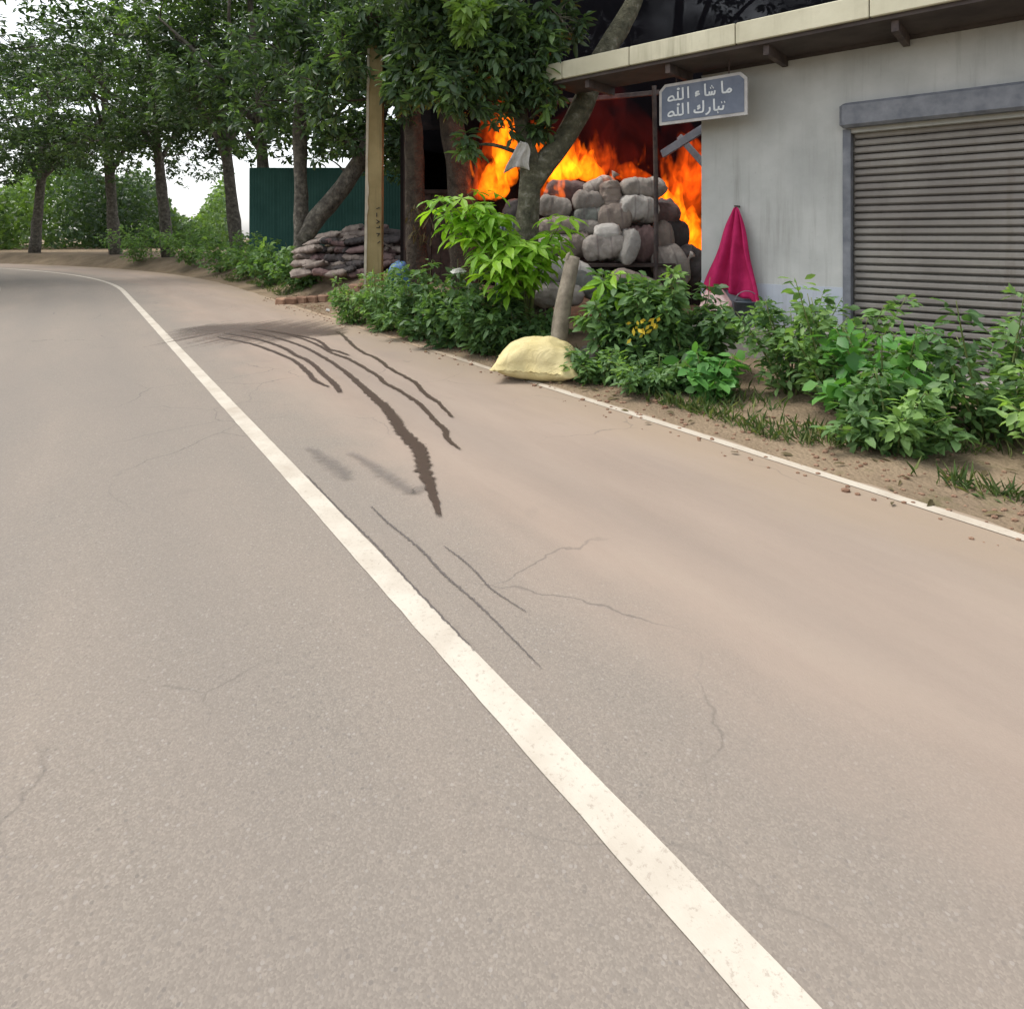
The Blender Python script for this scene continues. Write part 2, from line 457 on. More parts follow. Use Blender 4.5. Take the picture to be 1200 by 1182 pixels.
def paint_material():
    m, nt, out = new_mat('road_paint')
    wp = world_pos(nt)
    uv = nt.nodes.new('ShaderNodeUVMap'); uv.uv_map = 'sn'
    sep = nt.nodes.new('ShaderNodeSeparateXYZ')
    nt.links.new(uv.outputs[0], sep.inputs[0])
    a = noise_tex(nt, wp, 3.2, 5, 0.6)
    c = ramp(nt, a, [(0.3, (0.380, 0.336, 0.278)), (0.6, (0.482, 0.445, 0.380))])
    w = noise_tex(nt, wp, 55, 4, 0.75)
    wear = ramp(nt, w, [(0.56, (0, 0, 0)), (0.66, (1, 1, 1))])
    c = mixc(nt, mathn(nt, 'MULTIPLY', wear, 0.55), c, (0.27, 0.23, 0.19))
    # dust buries the far edge line further along the road
    far = nt.nodes.new('ShaderNodeMapRange')
    far.inputs['From Min'].default_value = 5.5
    far.inputs['From Max'].default_value = 8.5
    nt.links.new(sep.outputs[0], far.inputs['Value'])
    side = nt.nodes.new('ShaderNodeMath'); side.operation = 'GREATER_THAN'; side.inputs[1].default_value = 3.0
    nt.links.new(sep.outputs[1], side.inputs[0])
    bur = mathn(nt, 'MULTIPLY', far.outputs[0], side.outputs[0])
    big = noise_tex(nt, wp, 1.5, 4, 0.6)
    bur = mathn(nt, 'ADD', mathn(nt, 'MULTIPLY', bur, 0.95), mathn(nt, 'MULTIPLY', side.outputs[0], mathn(nt, 'MULTIPLY', big, 0.45)), True)
    c = mixc(nt, bur, c, (0.33, 0.25, 0.175))
    h = noise_tex(nt, wp, 90, 4, 0.7)
    principled(nt, out, c, 0.75, bump(nt, h, 0.3, 0.003), 0.3)

paint_material()

def wet_material(name, col, rough, amount, edge0=0.30, edge1=0.62):
    m, nt, out = new_mat(name)
    wp = world_pos(nt)
    b = noise_tex(nt, wp, 30, 5, 0.65)
    c = mixc(nt, b, col, tuple(v * 1.35 for v in col))
    p = principled(nt, out, c, rough, bump(nt, b, 0.2, 0.004), 0.35)
    uv = nt.nodes.new('ShaderNodeUVMap'); uv.uv_map = 'strip'
    sep = nt.nodes.new('ShaderNodeSeparateXYZ'); nt.links.new(uv.outputs[0], sep.inputs[0])
    d = mathn(nt, 'ABSOLUTE', mathn(nt, 'SUBTRACT', mathn(nt, 'MULTIPLY', sep.outputs[0], 2.0), 1.0))
    e = mathn(nt, 'ABSOLUTE', mathn(nt, 'SUBTRACT', mathn(nt, 'MULTIPLY', sep.outputs[1], 2.0), 1.0))
    d = mathn(nt, 'MAXIMUM', d, mathn(nt, 'POWER', e, 14.0))
    n = noise_tex(nt, wp, 24, 4, 0.7)
    q = mathn(nt, 'ADD', mathn(nt, 'SUBTRACT', 1.0, d), mathn(nt, 'MULTIPLY', mathn(nt, 'SUBTRACT', n, 0.5), 1.1))
    a = ramp(nt, q, [(edge0, (0, 0, 0)), (edge1, (1, 1, 1))])
    tr = nt.nodes.new('ShaderNodeBsdfTransparent')
    mx = nt.nodes.new('ShaderNodeMixShader')
    nt.links.new(mathn(nt, 'MULTIPLY', a, amount), mx.inputs[0])
    nt.links.new(tr.outputs[0], mx.inputs[1]); nt.links.new(p.outputs[0], mx.inputs[2])
    nt.links.new(mx.outputs[0], out.inputs['Surface'])
    return m
wet_material('wet_asphalt', (0.055, 0.038, 0.030), 0.42, 0.93, 0.16, 0.46)
wet_material('damp_asphalt', (0.075, 0.055, 0.044), 0.5, 0.72, 0.10, 0.85)
wet_material('drying_asphalt', (0.13, 0.115, 0.105), 0.8, 0.42, 0.10, 0.95)
wet_material('crack_fill', (0.085, 0.075, 0.07), 0.95, 0.75, 0.2, 0.6)


def flame_material(name, col, strength, nscale, lo, hi, absorb=0.0):
    m, nt, out = new_mat(name)
    wp = world_pos(nt)
    mp = nt.nodes.new('ShaderNodeMapping')
    mp.inputs['Scale'].default_value = (1, 1, 0.55)
    nt.links.new(wp, mp.inputs['Vector'])
    n = noise_tex(nt, mp.outputs[0], nscale, 5, 0.62, 1.4)
    mr = nt.nodes.new('ShaderNodeMapRange')
    mr.interpolation_type = 'SMOOTHSTEP'
    mr.inputs['From Min'].default_value = lo
    mr.inputs['From Max'].default_value = hi
    mr.inputs['To Min'].default_value = 0.06
    mr.inputs['To Max'].default_value = 1.0
    nt.links.new(n, mr.inputs['Value'])
    e = nt.nodes.new('ShaderNodeEmission')
    e.inputs['Color'].default_value = (*col, 1)
    nt.links.new(mathn(nt, 'MULTIPLY', mr.outputs[0], strength), e.inputs['Strength'])
    sh = e.outputs[0]
    if absorb:
        ab = nt.nodes.new('ShaderNodeVolumeAbsorption')
        ab.inputs['Color'].default_value = (0.25, 0.08, 0.06, 1)
        ab.inputs['Density'].default_value = absorb
        ad = nt.nodes.new('ShaderNodeAddShader')
        nt.links.new(sh, ad.inputs[0]); nt.links.new(ab.outputs[0], ad.inputs[1])
        sh = ad.outputs[0]
    nt.links.new(sh, out.inputs['Volume'])
    return m

flame_material('flame_bright', (1.0, 0.155, 0.003), 4.4, 5.5, 0.40, 0.56)
flame_material('flame_deep', (1.0, 0.095, 0.003), 1.15, 4.2, 0.40, 0.60)
flame_material('firelit_smoke_glow', (1.0, 0.060, 0.03), 0.07, 1.6, 0.35, 0.65)  # faint red emission stands in for firelight scattered by the smoke

def smoke_material():
    m, nt, out = new_mat('smoke')
    n = noise_tex(nt, world_pos(nt), 0.9, 3, 0.55, 0.6)
    mr = nt.nodes.new('ShaderNodeMapRange')
    mr.inputs['From Min'].default_value = 0.3
    mr.inputs['From Max'].default_value = 0.65
    mr.inputs['To Min'].default_value = 1.2
    mr.inputs['To Max'].default_value = 4.5
    nt.links.new(n, mr.inputs['Value'])
    p = nt.nodes.new('ShaderNodeVolumePrincipled')
    p.inputs['Color'].default_value = (0.045, 0.044, 0.054, 1)
    nt.links.new(mr.outputs[0], p.inputs['Density'])
    nt.links.new(p.outputs[0], out.inputs['Volume'])
smoke_material()

# ---------------------------------------------------------------- mesh helpers
def obj(name, verts, faces, mat, parent=None, smooth=False, loc=None, rot=None):
    me = bpy.data.meshes.new(name)
    me.from_pydata([tuple(v) for v in verts], [], faces)
    if mat:
        me.materials.append(MATS[mat])
    if smooth:
        me.polygons.foreach_set('use_smooth', [True] * len(me.polygons))
    me.update()
    return link(name, me, parent, loc, rot)

def link(name, me, parent=None, loc=None, rot=None):
    o = bpy.data.objects.new(name, me)
    COL.objects.link(o)
    if loc is not None:
        o.location = loc
    if rot is not None:
        o.rotation_euler = rot
    if parent:
        o.parent = parent
    return o

def tag(o, label=None, cat=None, group=None, kind=None):
    if label: o['label'] = label
    if cat: o['category'] = cat
    if group: o['group'] = group
    if kind: o['kind'] = kind
    return o

def empty(name, loc, label, cat, group=None, rz=0.0):
    o = bpy.data.objects.new(name, None)
    o.empty_display_size = 0.1
    COL.objects.link(o)
    o.location = loc
    o.rotation_euler = (0, 0, rz)
    return tag(o, label, cat, group)

class MB:
    def __init__(self):
        self.v, self.f = [], []
    def add(self, v, f):
        b = len(self.v)
        self.v += [tuple(p) for p in v]
        self.f += [tuple(i + b for i in q) for q in f]
        return self
    def box(self, c, s, M=None, bev=0.0):
        hx, hy, hz = s[0] / 2, s[1] / 2, s[2] / 2
        if bev <= 0:
            v = [Vector((x, y, z)) for z in (-hz, hz) for x, y in ((-hx, -hy), (hx, -hy), (hx, hy), (-hx, hy))]
            f = [(3, 2, 1, 0), (4, 5, 6, 7), (0, 1, 5, 4), (1, 2, 6, 5), (2, 3, 7, 6), (3, 0, 4, 7)]
        else:
            b = min(bev, hx * .9, hy * .9)
            bz = min(bev, hz * .9)
            v = []
            prof = ((hx - b, hy - b, -hz), (hx, hy, -hz + bz), (hx, hy, hz - bz), (hx - b, hy - b, hz))
            for (x, y, z) in prof:
                xi, yi = x - b, y - b
                v += [Vector(p) for p in ((-xi, -y, z), (xi, -y, z), (x, -yi, z), (x, yi, z), (xi, y, z), (-xi, y, z), (-x, yi, z), (-x, -yi, z))]
            f = [tuple(range(7, -1, -1)), tuple(range(24, 32))]
            for k in range(3):
                for i in range(8):
                    j = (i + 1) % 8
                    f.append((k * 8 + i, k * 8 + j, k * 8 + 8 + j, k * 8 + 8 + i))
        c = Vector(c)
        v = [(M @ p if M else p) + c for p in v]
        return self.add(v, f)
    def build(self, name, mat, parent=None, smooth=False, loc=None, rot=None):
        return obj(name, self.v, self.f, mat, parent, smooth, loc, rot)

def catmull(pts, per=6):
    pts = [Vector(p) for p in pts]
    q = [2 * pts[0] - pts[1]] + pts + [2 * pts[-1] - pts[-2]]
    out = []
    for i in range(1, len(q) - 2):
        p0, p1, p2, p3 = q[i - 1:i + 3]
        for k in range(per):
            t = k / per
            out.append(0.5 * ((2 * p1) + (p2 - p0) * t + (2 * p0 - 5 * p1 + 4 * p2 - p3) * t * t + (3 * p1 - p0 - 3 * p2 + p3) * t ** 3))
    out.append(pts[-1])
    return out

def tube(pts, radii, sides=10, per=5, lump=0.12, seed=0.0):
    path = catmull(pts, per) if len(pts) > 2 or per > 1 else [Vector(p) for p in pts]
    n = len(path)
    rr = [float(np.interp(i / (n - 1), np.linspace(0, 1, len(radii)), radii)) for i in range(n)]
    v, f = [], []
    prev = None
    for i, p in enumerate(path):
        t = (path[min(i + 1, n - 1)] - path[max(i - 1, 0)]).normalized()
        if prev is None:
            a = t.orthogonal().normalized()
        else:
            a = (prev - t * prev.dot(t)).normalized()
        prev = a
        b = t.cross(a)
        for k in range(sides):
            an = 2 * math.pi * k / sides
            d = a * math.cos(an) + b * math.sin(an)
            w = 1 + lump * nz(d.x * 2 + seed, d.y * 2 + p.z * 1.7, d.z * 2 + p.x) * 2
            v.append(p + d * rr[i] * w)
    for i in range(n - 1):
        for k in range(sides):
            j = (k + 1) % sides
            f.append((i * sides + k, i * sides + j, (i + 1) * sides + j, (i + 1) * sides + k))
    f.append(tuple(range(sides - 1, -1, -1)))
    f.append(tuple((n - 1) * sides + k for k in range(sides)))
    return v, f

def ribbon_ground(px_pts, widths_px, z, ragged=0.25, per=8, seed=0):
    """flat irregular strip laid on the road, traced through ground points"""
    pts = catmull([PG(*p) for p in px_pts], per)
    n = len(pts)
    v, f = [], []
    for i, p in enumerate(pts):
        t = (pts[min(i + 1, n - 1)] - pts[max(i - 1, 0)]).normalized()
        side = Vector((-t.y, t.x, 0))
        w = float(np.interp(i / (n - 1), np.linspace(0, 1, len(widths_px)), widths_px)) * p.y / 740.0 * 0.5
        wa = w * (1 + ragged * (nz(i * .55, seed, 1) * 1.6 + nz(i * 1.7, seed, 4)))
        wb = w * (1 + ragged * (nz(i * .6, seed, 9) * 1.6 + nz(i * 1.9, seed, 12)))
        jit = side * w * ragged * nz(i * .3, seed, 20)
        for q in (p + side * wa + jit, p - side * wb + jit):
            v.append((q.x, q.y, z))
    for i in range(n - 1):
        f.append((2 * i, 2 * i + 1, 2 * i + 3, 2 * i + 2))
    return v, f

def strip_obj(name, v, f, mat, parent=None):
    o = obj(name, v, f, mat, parent)
    uvl = o.data.uv_layers.new(name='strip')
    n = len(v) // 2
    for lp_ in o.data.loops:
        k = lp_.vertex_index
        uvl.data[lp_.index].uv = (k % 2, (k // 2) / max(1, n - 1))
    if o.data.polygons[0].normal.z < 0:
        o.data.flip_normals()
    return o

# ----- leaves
LEAF_T = np.array([[0, 0, 0], [.38, .5, .02], [.38, 0, -.05], [.38, -.5, .02],
                   [.75, .36, -.06], [.75, 0, -.12], [.75, -.36, -.06], [1, 0, -.22]], float)
LEAF_F = np.array([[0, 2, 1], [0, 3, 2], [1, 2, 5], [1, 5, 4], [2, 3, 6], [2, 6, 5], [4, 5, 7], [5, 6, 7]])
LEAF4_T = np.array([[0, 0, 0], [.5, .5, .03], [1, 0, -.15], [.5, -.5, .03]], float)
LEAF4_F = np.array([[0, 2, 1], [0, 3, 2]])

def unit(a):
    return a / np.maximum(np.linalg.norm(a, axis=1, keepdims=True), 1e-9)

def leaves_mesh(name, pos, dirs, length, width, tint, mat, parent=None, lite=False, roll=0.6):
    T, Fc = (LEAF4_T, LEAF4_F) if lite else (LEAF_T, LEAF_F)
    N = len(pos)
    d = unit(dirs)
    up = np.tile(np.array([0, 0, 1.0]), (N, 1)) + RNG.normal(0, roll, (N, 3))
    side = unit(np.cross(up, d))
    nor = np.cross(d, side)
    L = length[:, None, None]
    W = width[:, None, None]
    V = pos[:, None, :] + d[:, None, :] * T[None, :, 0, None] * L + side[:, None, :] * T[None, :, 1, None] * W + nor[:, None, :] * T[None, :, 2, None] * L
    k = len(T)
    V = V.reshape(-1, 3)
    faces = (Fc[None] + (np.arange(N) * k)[:, None, None]).reshape(-1, 3)
    me = bpy.data.meshes.new(name)
    me.vertices.add(len(V))
    me.vertices.foreach_set('co', V.astype(np.float32).ravel())
    me.loops.add(faces.size)
    me.loops.foreach_set('vertex_index', faces.astype(np.int32).ravel())
    me.polygons.add(len(faces))
    me.polygons.foreach_set('loop_start', (np.arange(len(faces)) * 3).astype(np.int32))
    try:
        me.polygons.foreach_set('loop_total', np.full(len(faces), 3, np.int32))
    except Exception:
        pass
    at = me.attributes.new('tint', 'FLOAT', 'POINT')
    at.data.foreach_set('value', np.repeat(np.clip(tint, 0, 1), k).astype(np.float32))
    me.materials.append(MATS[mat])
    me.update(calc_edges=True)
    me.validate()
    return link(name, me, parent)

def rosettes(centers, k, length, tint, droop=0.6, up=0.5):
    """bunches of drooping leaves round twig tips"""
    M = len(centers)
    pos = np.repeat(centers, k, axis=0)
    az = RNG.uniform(0, 2 * np.pi, M * k)
    el = RNG.uniform(-droop * np.pi / 2, up, M * k)
    d = np.stack([np.cos(az) * np.cos(el), np.sin(az) * np.cos(el), np.sin(el)], 1)
    L = length * RNG.uniform(0.6, 1.15, M * k)
    pos = pos + d * 0.03 + RNG.normal(0, 0.025, pos.shape)
    t = np.repeat(tint, k) + RNG.normal(0, 0.10, M * k)
    return pos, d, L, t

def ellipsoid_pts(c, r, n, shell=0.55):
    d = unit(RNG.normal(0, 1, (n, 3)))
    rad = RNG.uniform(shell ** 3, 1, n) ** (1 / 3)
    return np.array(c)[None] + d * rad[:, None] * np.array(r)[None]

# ================================================================ THE SETTING
def grid_obj(name, svals, nvals, zf, mat, kind='structure', parent=None):
    S, N = np.meshgrid(svals, nvals, indexing='ij')
    x, y = road_xy(S, N)
    v = [(x[i, j], y[i, j], zf(S[i, j], N[i, j])) for i in range(len(svals)) for j in range(len(nvals))]
    m = len(nvals)
    f = [(i * m + j, i * m + j + 1, (i + 1) * m + j + 1, (i + 1) * m + j) for i in range(len(svals) - 1) for j in range(m - 1)]
    # keep face normals up
    f = [tuple(reversed(q)) for q in f]
    o = obj(name, v, f, mat, parent, True)
    uvl = o.data.uv_layers.new(name='sn')
    sn = np.stack([S.ravel(), N.ravel()], 1)
    li = np.empty(len(o.data.loops), np.int32)
    o.data.loops.foreach_get('vertex_index', li)
    uvl.data.foreach_set('uv', sn[li].astype(np.float32).ravel())
    if kind and not parent:
        o['kind'] = kind
    if o.data.polygons[0].normal.z < 0:
        o.data.flip_normals()
    return o

# broad ground sheet, out to the horizon
def axis_vals(a, b, fine, far):
    mid = np.arange(a, b, fine)
    lo = [a - 0.5 * (1.6 ** k) for k in range(1, 16)][::-1]
    hi = [b + 0.5 * (1.6 ** k) for k in range(0, 15)]
    lo = [max(v, -far) for v in lo]; hi = [min(v, far) for v in hi]
    return np.unique(np.concatenate([lo, mid, hi]))

gx = axis_vals(-34, 22, 0.7, 600.0)
gy = axis_vals(-8, 45, 0.7, 600.0)
gv = []
for yy in gy:
    for xx in gx:
        s, n = xy_sn(xx, yy)
        gv.append((xx, yy, (height_sn(s, n) - (0.16 if -3.2 < n < 8.6 and s < 30 else 0.12)) if abs(xx) < 60 and abs(yy) < 80 else 0.1))
m_ = len(gx)
gf = [(j * m_ + i, j * m_ + i + 1, (j + 1) * m_ + i + 1, (j + 1) * m_ + i) for j in range(len(gy) - 1) for i in range(m_ - 1)]
ground = obj('ground', gv, gf, 'soil', None, True)
ground['kind'] = 'structure'

road = grid_obj('road', np.concatenate([np.arange(-9, 22, 0.5), np.arange(22, 70, 1.5)]), np.arange(-1.9, 4.31, 0.345), lambda s, n: 0.0, 'road_asphalt')
shoulder = grid_obj('dirt_shoulder', np.arange(-8, 26, 0.11), np.concatenate([np.arange(3.82, 5.2, 0.06), np.arange(5.2, 8.6, 0.12)]), height_sn, 'soil')
near_verge = grid_obj('near_shoulder', np.arange(10, 60, 0.8), np.arange(-6.0, -1.75, 0.22), lambda s, n: height_sn(s, n) + 0.004 if n < -1.9 else 0.006, 'soil')

def line_strip(name, n0, w, s0, s1):
    sv = np.arange(s0, s1, 0.12)
    o = grid_obj(name, sv, np.array([n0 - w / 2, n0 + w / 2]), lambda s, n: 0.004, 'road_paint', None, road)
    for v in o.data.vertices:
        v.co.x += 0.006 * nz(v.co.x * 9, v.co.y * 9)
    return o
line_strip('centre_line', 1.135, 0.115, -8, 60)
line_strip('edge_line', 3.88, 0.085, -8, 16)
line_strip('edge_line', -1.62, 0.085, 12, 60)

# wet streaks run down the far lane (photo pixels -> ground points)
def ZP(zx, zy):
    return (340 + zx / 3.81, 370 + zy / 3.81)
STREAK_W = 1.4
streaks = [
    ([(-230, 62), (-90, 92), (20, 125), (110, 165), (230, 240), (345, 340), (440, 430), (500, 520), (575, 600), (600, 700), (630, 780), (670, 915)],
     [3, 4, 4, 4.5, 5, 9, 13, 15, 17, 17, 12, 5], 'wet_asphalt', 'wide dark water streak with ragged edges, reaching nearest the centre line'),
    ([(-120, 66), (10, 90), (120, 130), (180, 165), (270, 200), (390, 270), (420, 300), (500, 345), (580, 400), (640, 465), (690, 515), (700, 550), (765, 605)],
     [3, 3.5, 4, 4.5, 4.5, 5, 5, 5, 6, 5.5, 7, 6, 3], 'wet_asphalt', 'thin dark water streak just right of the wide one'),
    ([(205, 70), (235, 90), (300, 150), (390, 195), (450, 240), (550, 295), (600, 350), (660, 390), (735, 465)],
     [3, 3.5, 4, 4.5, 4.5, 5, 5, 5, 3.5], 'wet_asphalt', 'thin dark water streak nearest the yellow sack'),
    ([(-300, 78), (-150, 105), (-30, 145), (20, 175), (90, 210), (150, 265), (200, 310), (225, 348)], [3, 4, 5, 5, 5.5, 6, 7, 5], 'wet_asphalt', 'short dark water streak left of the wide one'),
    ([(-330, 96), (-170, 128), (-30, 180), (20, 205), (75, 250), (110, 290), (175, 322)], [3, 4, 4, 4.5, 6, 6, 2.5], 'wet_asphalt', 'leftmost short dark water streak ending beside its neighbour'),
    ([(-160, 60), (-40, 78), (60, 95), (130, 115), (170, 150), (210, 160), (265, 180)], [3, 3, 3, 4, 4, 4, 2.5], 'wet_asphalt', 'small dark water streak branching at the wet patch'),
    ([(75, 588), (150, 640), (215, 690), (262, 738)], [2.5, 6, 7, 4], 'drying_asphalt', 'faint grey drying streak close to the centre line'),
    ([(255, 612), (330, 650), (400, 700), (470, 745), (545, 790), (600, 760)], [2.5, 4, 6, 6, 6, 3], 'drying_asphalt', 'faint grey drying streak joining the wide dark one'),
]
for i, (pts, ws, mt, lab) in enumerate(streaks):
    v, f = ribbon_ground([ZP(*p) for p in pts], [w * (STREAK_W if mt == 'wet_asphalt' else 4.5) for w in ws], 0.0085 + 0.0006 * i, 0.30, 20, i * 3.7)
    o = strip_obj('water_streak', v, f, mt)
    tag(o, lab, 'water streak', 'water streaks on the far lane')
# wet patch the streaks come from
pv, pf = ribbon_ground([(225, 383), (265, 386), (315, 388), (345, 389), (375, 390), (402, 392)], [60, 190, 240, 200, 120, 20], 0.0075, 0.3, 14, 50)
tag(strip_obj('wet_patch', pv, pf, 'damp_asphalt'), 'dark wet patch spreading on the road in front of the bare bank', 'wet patch')

# cracks in the asphalt
cracks = [([(357, 555), (400, 600), (440, 640), (480, 684), (560, 768)], [1.6, 2, 2.4, 2.6, 2.4]),
          ([(434, 593), (455, 612), (471, 626), (495, 648), (521, 675), (560, 712), (640, 790)], [1.5, 2.6, 2.2, 2.8, 3, 2.6, 1.5]),
          ([(520, 640), (540, 655), (556, 670), (575, 690), (620, 720)], [1, 2.2, 2, 2.2, 1])]
for i, (pts, ws) in enumerate(cracks):
    v, f = ribbon_ground([(x + 3 * nz(x * .09, y * .05, i), y + 3 * nz(x * .09, y * .05, i + 9)) for x, y in pts], [w * 1.7 for w in ws], 0.0055, 0.6, 40, 80 + i)
    strip_obj('crack', v, f, 'crack_fill', road)

# ================================================================ SHOP BUILDING
BD = Vector((0.76, -0.65, 0))            # along the eave, towards the camera's right
BB = Vector((0.65, 0.76, 0))             # back into the plot
E0 = Vector((0.49, 8.63, 0))             # left end of the eave
def B(t, off, z):
    p = E0 + BD * t + BB * off
    return Vector((p.x, p.y, z))
BM = Matrix((BD.normalized(), BB.normalized(), Vector((0, 0, 1)))).transposed()
def bbox_part(mb, t0, t1, o0, o1, z0, z1, bev=0.0):
    c = B((t0 + t1) / 2, (o0 + o1) / 2, (z0 + z1) / 2)
    return mb.box(c, (abs(t1 - t0), abs(o1 - o0), abs(z1 - z0)), BM, bev)

shop = empty('shop_building', B(1.9, 0.7, 0), 'white plastered shop wall with cream eave overhanging the burning store', 'building')
def spart(name, mat, t0, t1, o0, o1, z0, z1, bev=0.0, parent=shop):
    mb = MB()
    bbox_part(mb, t0, t1, o0, o1, z0, z1, bev)
    mb.v = [Vector(p) - shop.location for p in mb.v]
    return mb.build(name, mat, parent)
WO = 0.72                                # wall face behind the eave
T0 = 1.88                                # left edge of wall
DT0, DT1 = 3.55, 5.7                     # shutter opening
spart('wall', 'white_wall', T0, DT0, WO, WO + 0.22, 0.5, 3.52)
spart('wall', 'white_wall', DT0, DT1, WO, WO + 0.22, 2.62, 3.52)
spart('wall', 'white_wall', DT1, 9.0, WO, WO + 0.22, 0.5, 3.52)
spart('side_wall', 'white_wall', T0 + 0.002, T0 + 0.24, WO + 0.222, WO + 4.2, 0.0, 3.5)
spart('dado', 'blue_dado', T0 - 0.003, DT0, WO - 0.012, WO + 0.22, 0.0, 0.94)
spart('dado', 'blue_dado', DT1, 9.0, WO - 0.012, WO + 0.22, 0.0, 0.94)
spart('ledge', 'cement', T0 + 0.05, DT0 - 0.02, WO - 0.40, WO - 0.015, -0.1, 0.46, 0.02)
spart('step', 'cement', DT0 + 0.01, DT1, WO - 0.5, WO + 0.1, -0.1, 0.14, 0.02)
# eave: cream fascia panels with open joints, soffit and roof slab
for a, b in ((0.0, 0.26), (0.268, 1.28), (1.288, 2.6), (2.608, 3.9), (3.908, 5.2), (5.208, 6.6), (6.608, 9.2)):
    spart('fascia_panel', 'cream_fascia', a, b, -0.045, 0.0, 3.60, 3.83, 0.008)
spart('fascia_end', 'cream_fascia', -0.03, 0.0, 0.002, 0.62, 3.60, 3.825, 0.006)
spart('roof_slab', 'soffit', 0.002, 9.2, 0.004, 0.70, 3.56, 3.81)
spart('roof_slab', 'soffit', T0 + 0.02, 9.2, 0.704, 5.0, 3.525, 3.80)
for t in (0.6, 1.75, 2.9, 4.1, 5.3):
    spart('eave_bracket', 'steel_rust', t - 0.03, t + 0.03, 0.06, 0.70, 3.45, 3.556)
# rolling shutter with its slats
sh = spart('shutter', 'shutter_steel', DT0 + 0.02, DT1 - 0.02, WO + 0.12, WO + 0.16, 0.14, 2.62)
zz = 0.16
while zz < 2.58:
    do_ = random.uniform(-.006, .006)
    mb = MB(); bbox_part(mb, DT0 + 0.03, DT1 - 0.03, WO + 0.085 + do_, WO + 0.125 + do_, zz, zz + 0.072 + random.uniform(-.004, .002), 0.018)
    mb.v = [Vector(p) - shop.location for p in mb.v]
    mb.build('slat', 'shutter_steel', sh)
    zz += 0.08
spart('shutter_frame', 'steel_grey', DT0 - 0.05, DT0 + 0.028, WO - 0.015, WO + 0.12, 0.14, 2.66)
spart('shutter_frame', 'steel_grey', DT1 - 0.028, DT1 + 0.05, WO - 0.015, WO + 0.12, 0.14, 2.66)
spart('shutter_hood', 'steel_grey', DT0 - 0.06, DT1 + 0.06, WO - 0.14, WO - 0.004, 2.665, 2.93, 0.03)

# ---------------- the hanging sign
ST0, ST1, SO = 1.50, 2.60, 0.36
SZ0, SZ1 = 2.885, 3.385
sign = empty('hanging_sign', B(ST0, SO, SZ0), 'slate blue sign with white Arabic lettering hanging under the cream eave', 'sign')
def sign_pt(u, v, d):
    p = B(ST0 + u, SO - d, SZ0 + v)
    return p - sign.location
SW, SH = ST1 - ST0, SZ1 - SZ0
def plate(name, mat, inset, d0, d1, ch):
    a, b = inset, SW - inset
    c, e = inset, SH - inset
    ol = [(a, c), (b, c), (b, e - ch), (b - ch, e), (a + ch, e), (a, e - ch)]
    v = [sign_pt(u, w, d0) for u, w in ol] + [sign_pt(u, w, d1) for u, w in ol]
    n = len(ol)
    f = [tuple(range(n - 1, -1, -1)), tuple(range(n, 2 * n))] + [(i, (i + 1) % n, n + (i + 1) % n, n + i) for i in range(n)]
    return obj(name, v, f, mat, sign)
plate('frame', 'sign_frame', 0.0, 0.0, 0.03, 0.075)
plate('panel', 'sign_slate', 0.036, 0.031, 0.036, 0.055)

def stroke(mb, pts, w, x0, y0, sc):
    P2 = [Vector((x0 + p[0] * sc * 1.26, y0 + p[1] * sc * .92, 0)) for p in pts]
    if len(P2) > 2:
        P2 = catmull(P2, 4)
    n = len(P2)
    L, Rr = [], []
    for i, p in enumerate(P2):
        t = P2[min(i + 1, n - 1)] - P2[max(i - 1, 0)]
        t.normalize()
        s = Vector((-t.y, t.x, 0)) * w / 2
        L.append(p + s); Rr.append(p - s)
    v = [sign_pt(p.x, p.y, 0.037) for p in L] + [sign_pt(p.x, p.y, 0.037) for p in Rr] + \
        [sign_pt(p.x, p.y, 0.043) for p in L] + [sign_pt(p.x, p.y, 0.043) for p in Rr]
    f = []
    for i in range(n - 1):
        f.append((2 * n + i, 3 * n + i, 3 * n + i + 1, 2 * n + i + 1))
        f.append((i, 2 * n + i, 2 * n + i + 1, i + 1))
        f.append((n + i, n + i + 1, 3 * n + i + 1, 3 * n + i))
    f.append((0, n, 3 * n, 2 * n)); f.append((n - 1, 3 * n - 1, 4 * n - 1, 2 * n - 1))
    mb.add(v, f)
ALLAH = [[(0.62, .12), (.30, .02), (.06, .10), (.14, .42), (.46, .56), (.60, .30), (.62, .12)],
         [(0.55, .08), (.85, .04), (1.02, .10)], [(1.02, .06), (1.0, .7), (1.0, 1.05)],
         [(1.02, .06), (1.30, .02), (1.50, .10)], [(1.50, .06), (1.48, .8), (1.46, 1.45)],
         [(.95, 1.25), (1.05, 1.40), (1.14, 1.25)],
         [(2.02, .02), (2.0, .7), (1.98, 1.45)]]
MASHA = [[(3.02, .62), (2.78, .60), (2.74, .38), (3.0, .34)], [(3.08, .34), (2.66, .14)],
         [(3.62, .04), (3.58, .7), (3.56, 1.45)], [(3.62, .06), (3.82, .02), (3.95, .06), (3.98, .42)],
         [(3.97, .08), (4.14, .03), (4.22, .42)], [(4.22, .06), (4.40, .03), (4.48, .46)],
         [(4.05, .80), (4.12, .84)], [(4.28, .80), (4.35, .84)], [(4.16, 1.02), (4.23, 1.06)],
         [(5.16, .05), (5.12, .7), (5.10, 1.45)], [(5.16, .06), (5.42, .03), (5.56, .18), (5.74, .40), (5.92, .22), (5.78, .02), (5.55, .06)]]
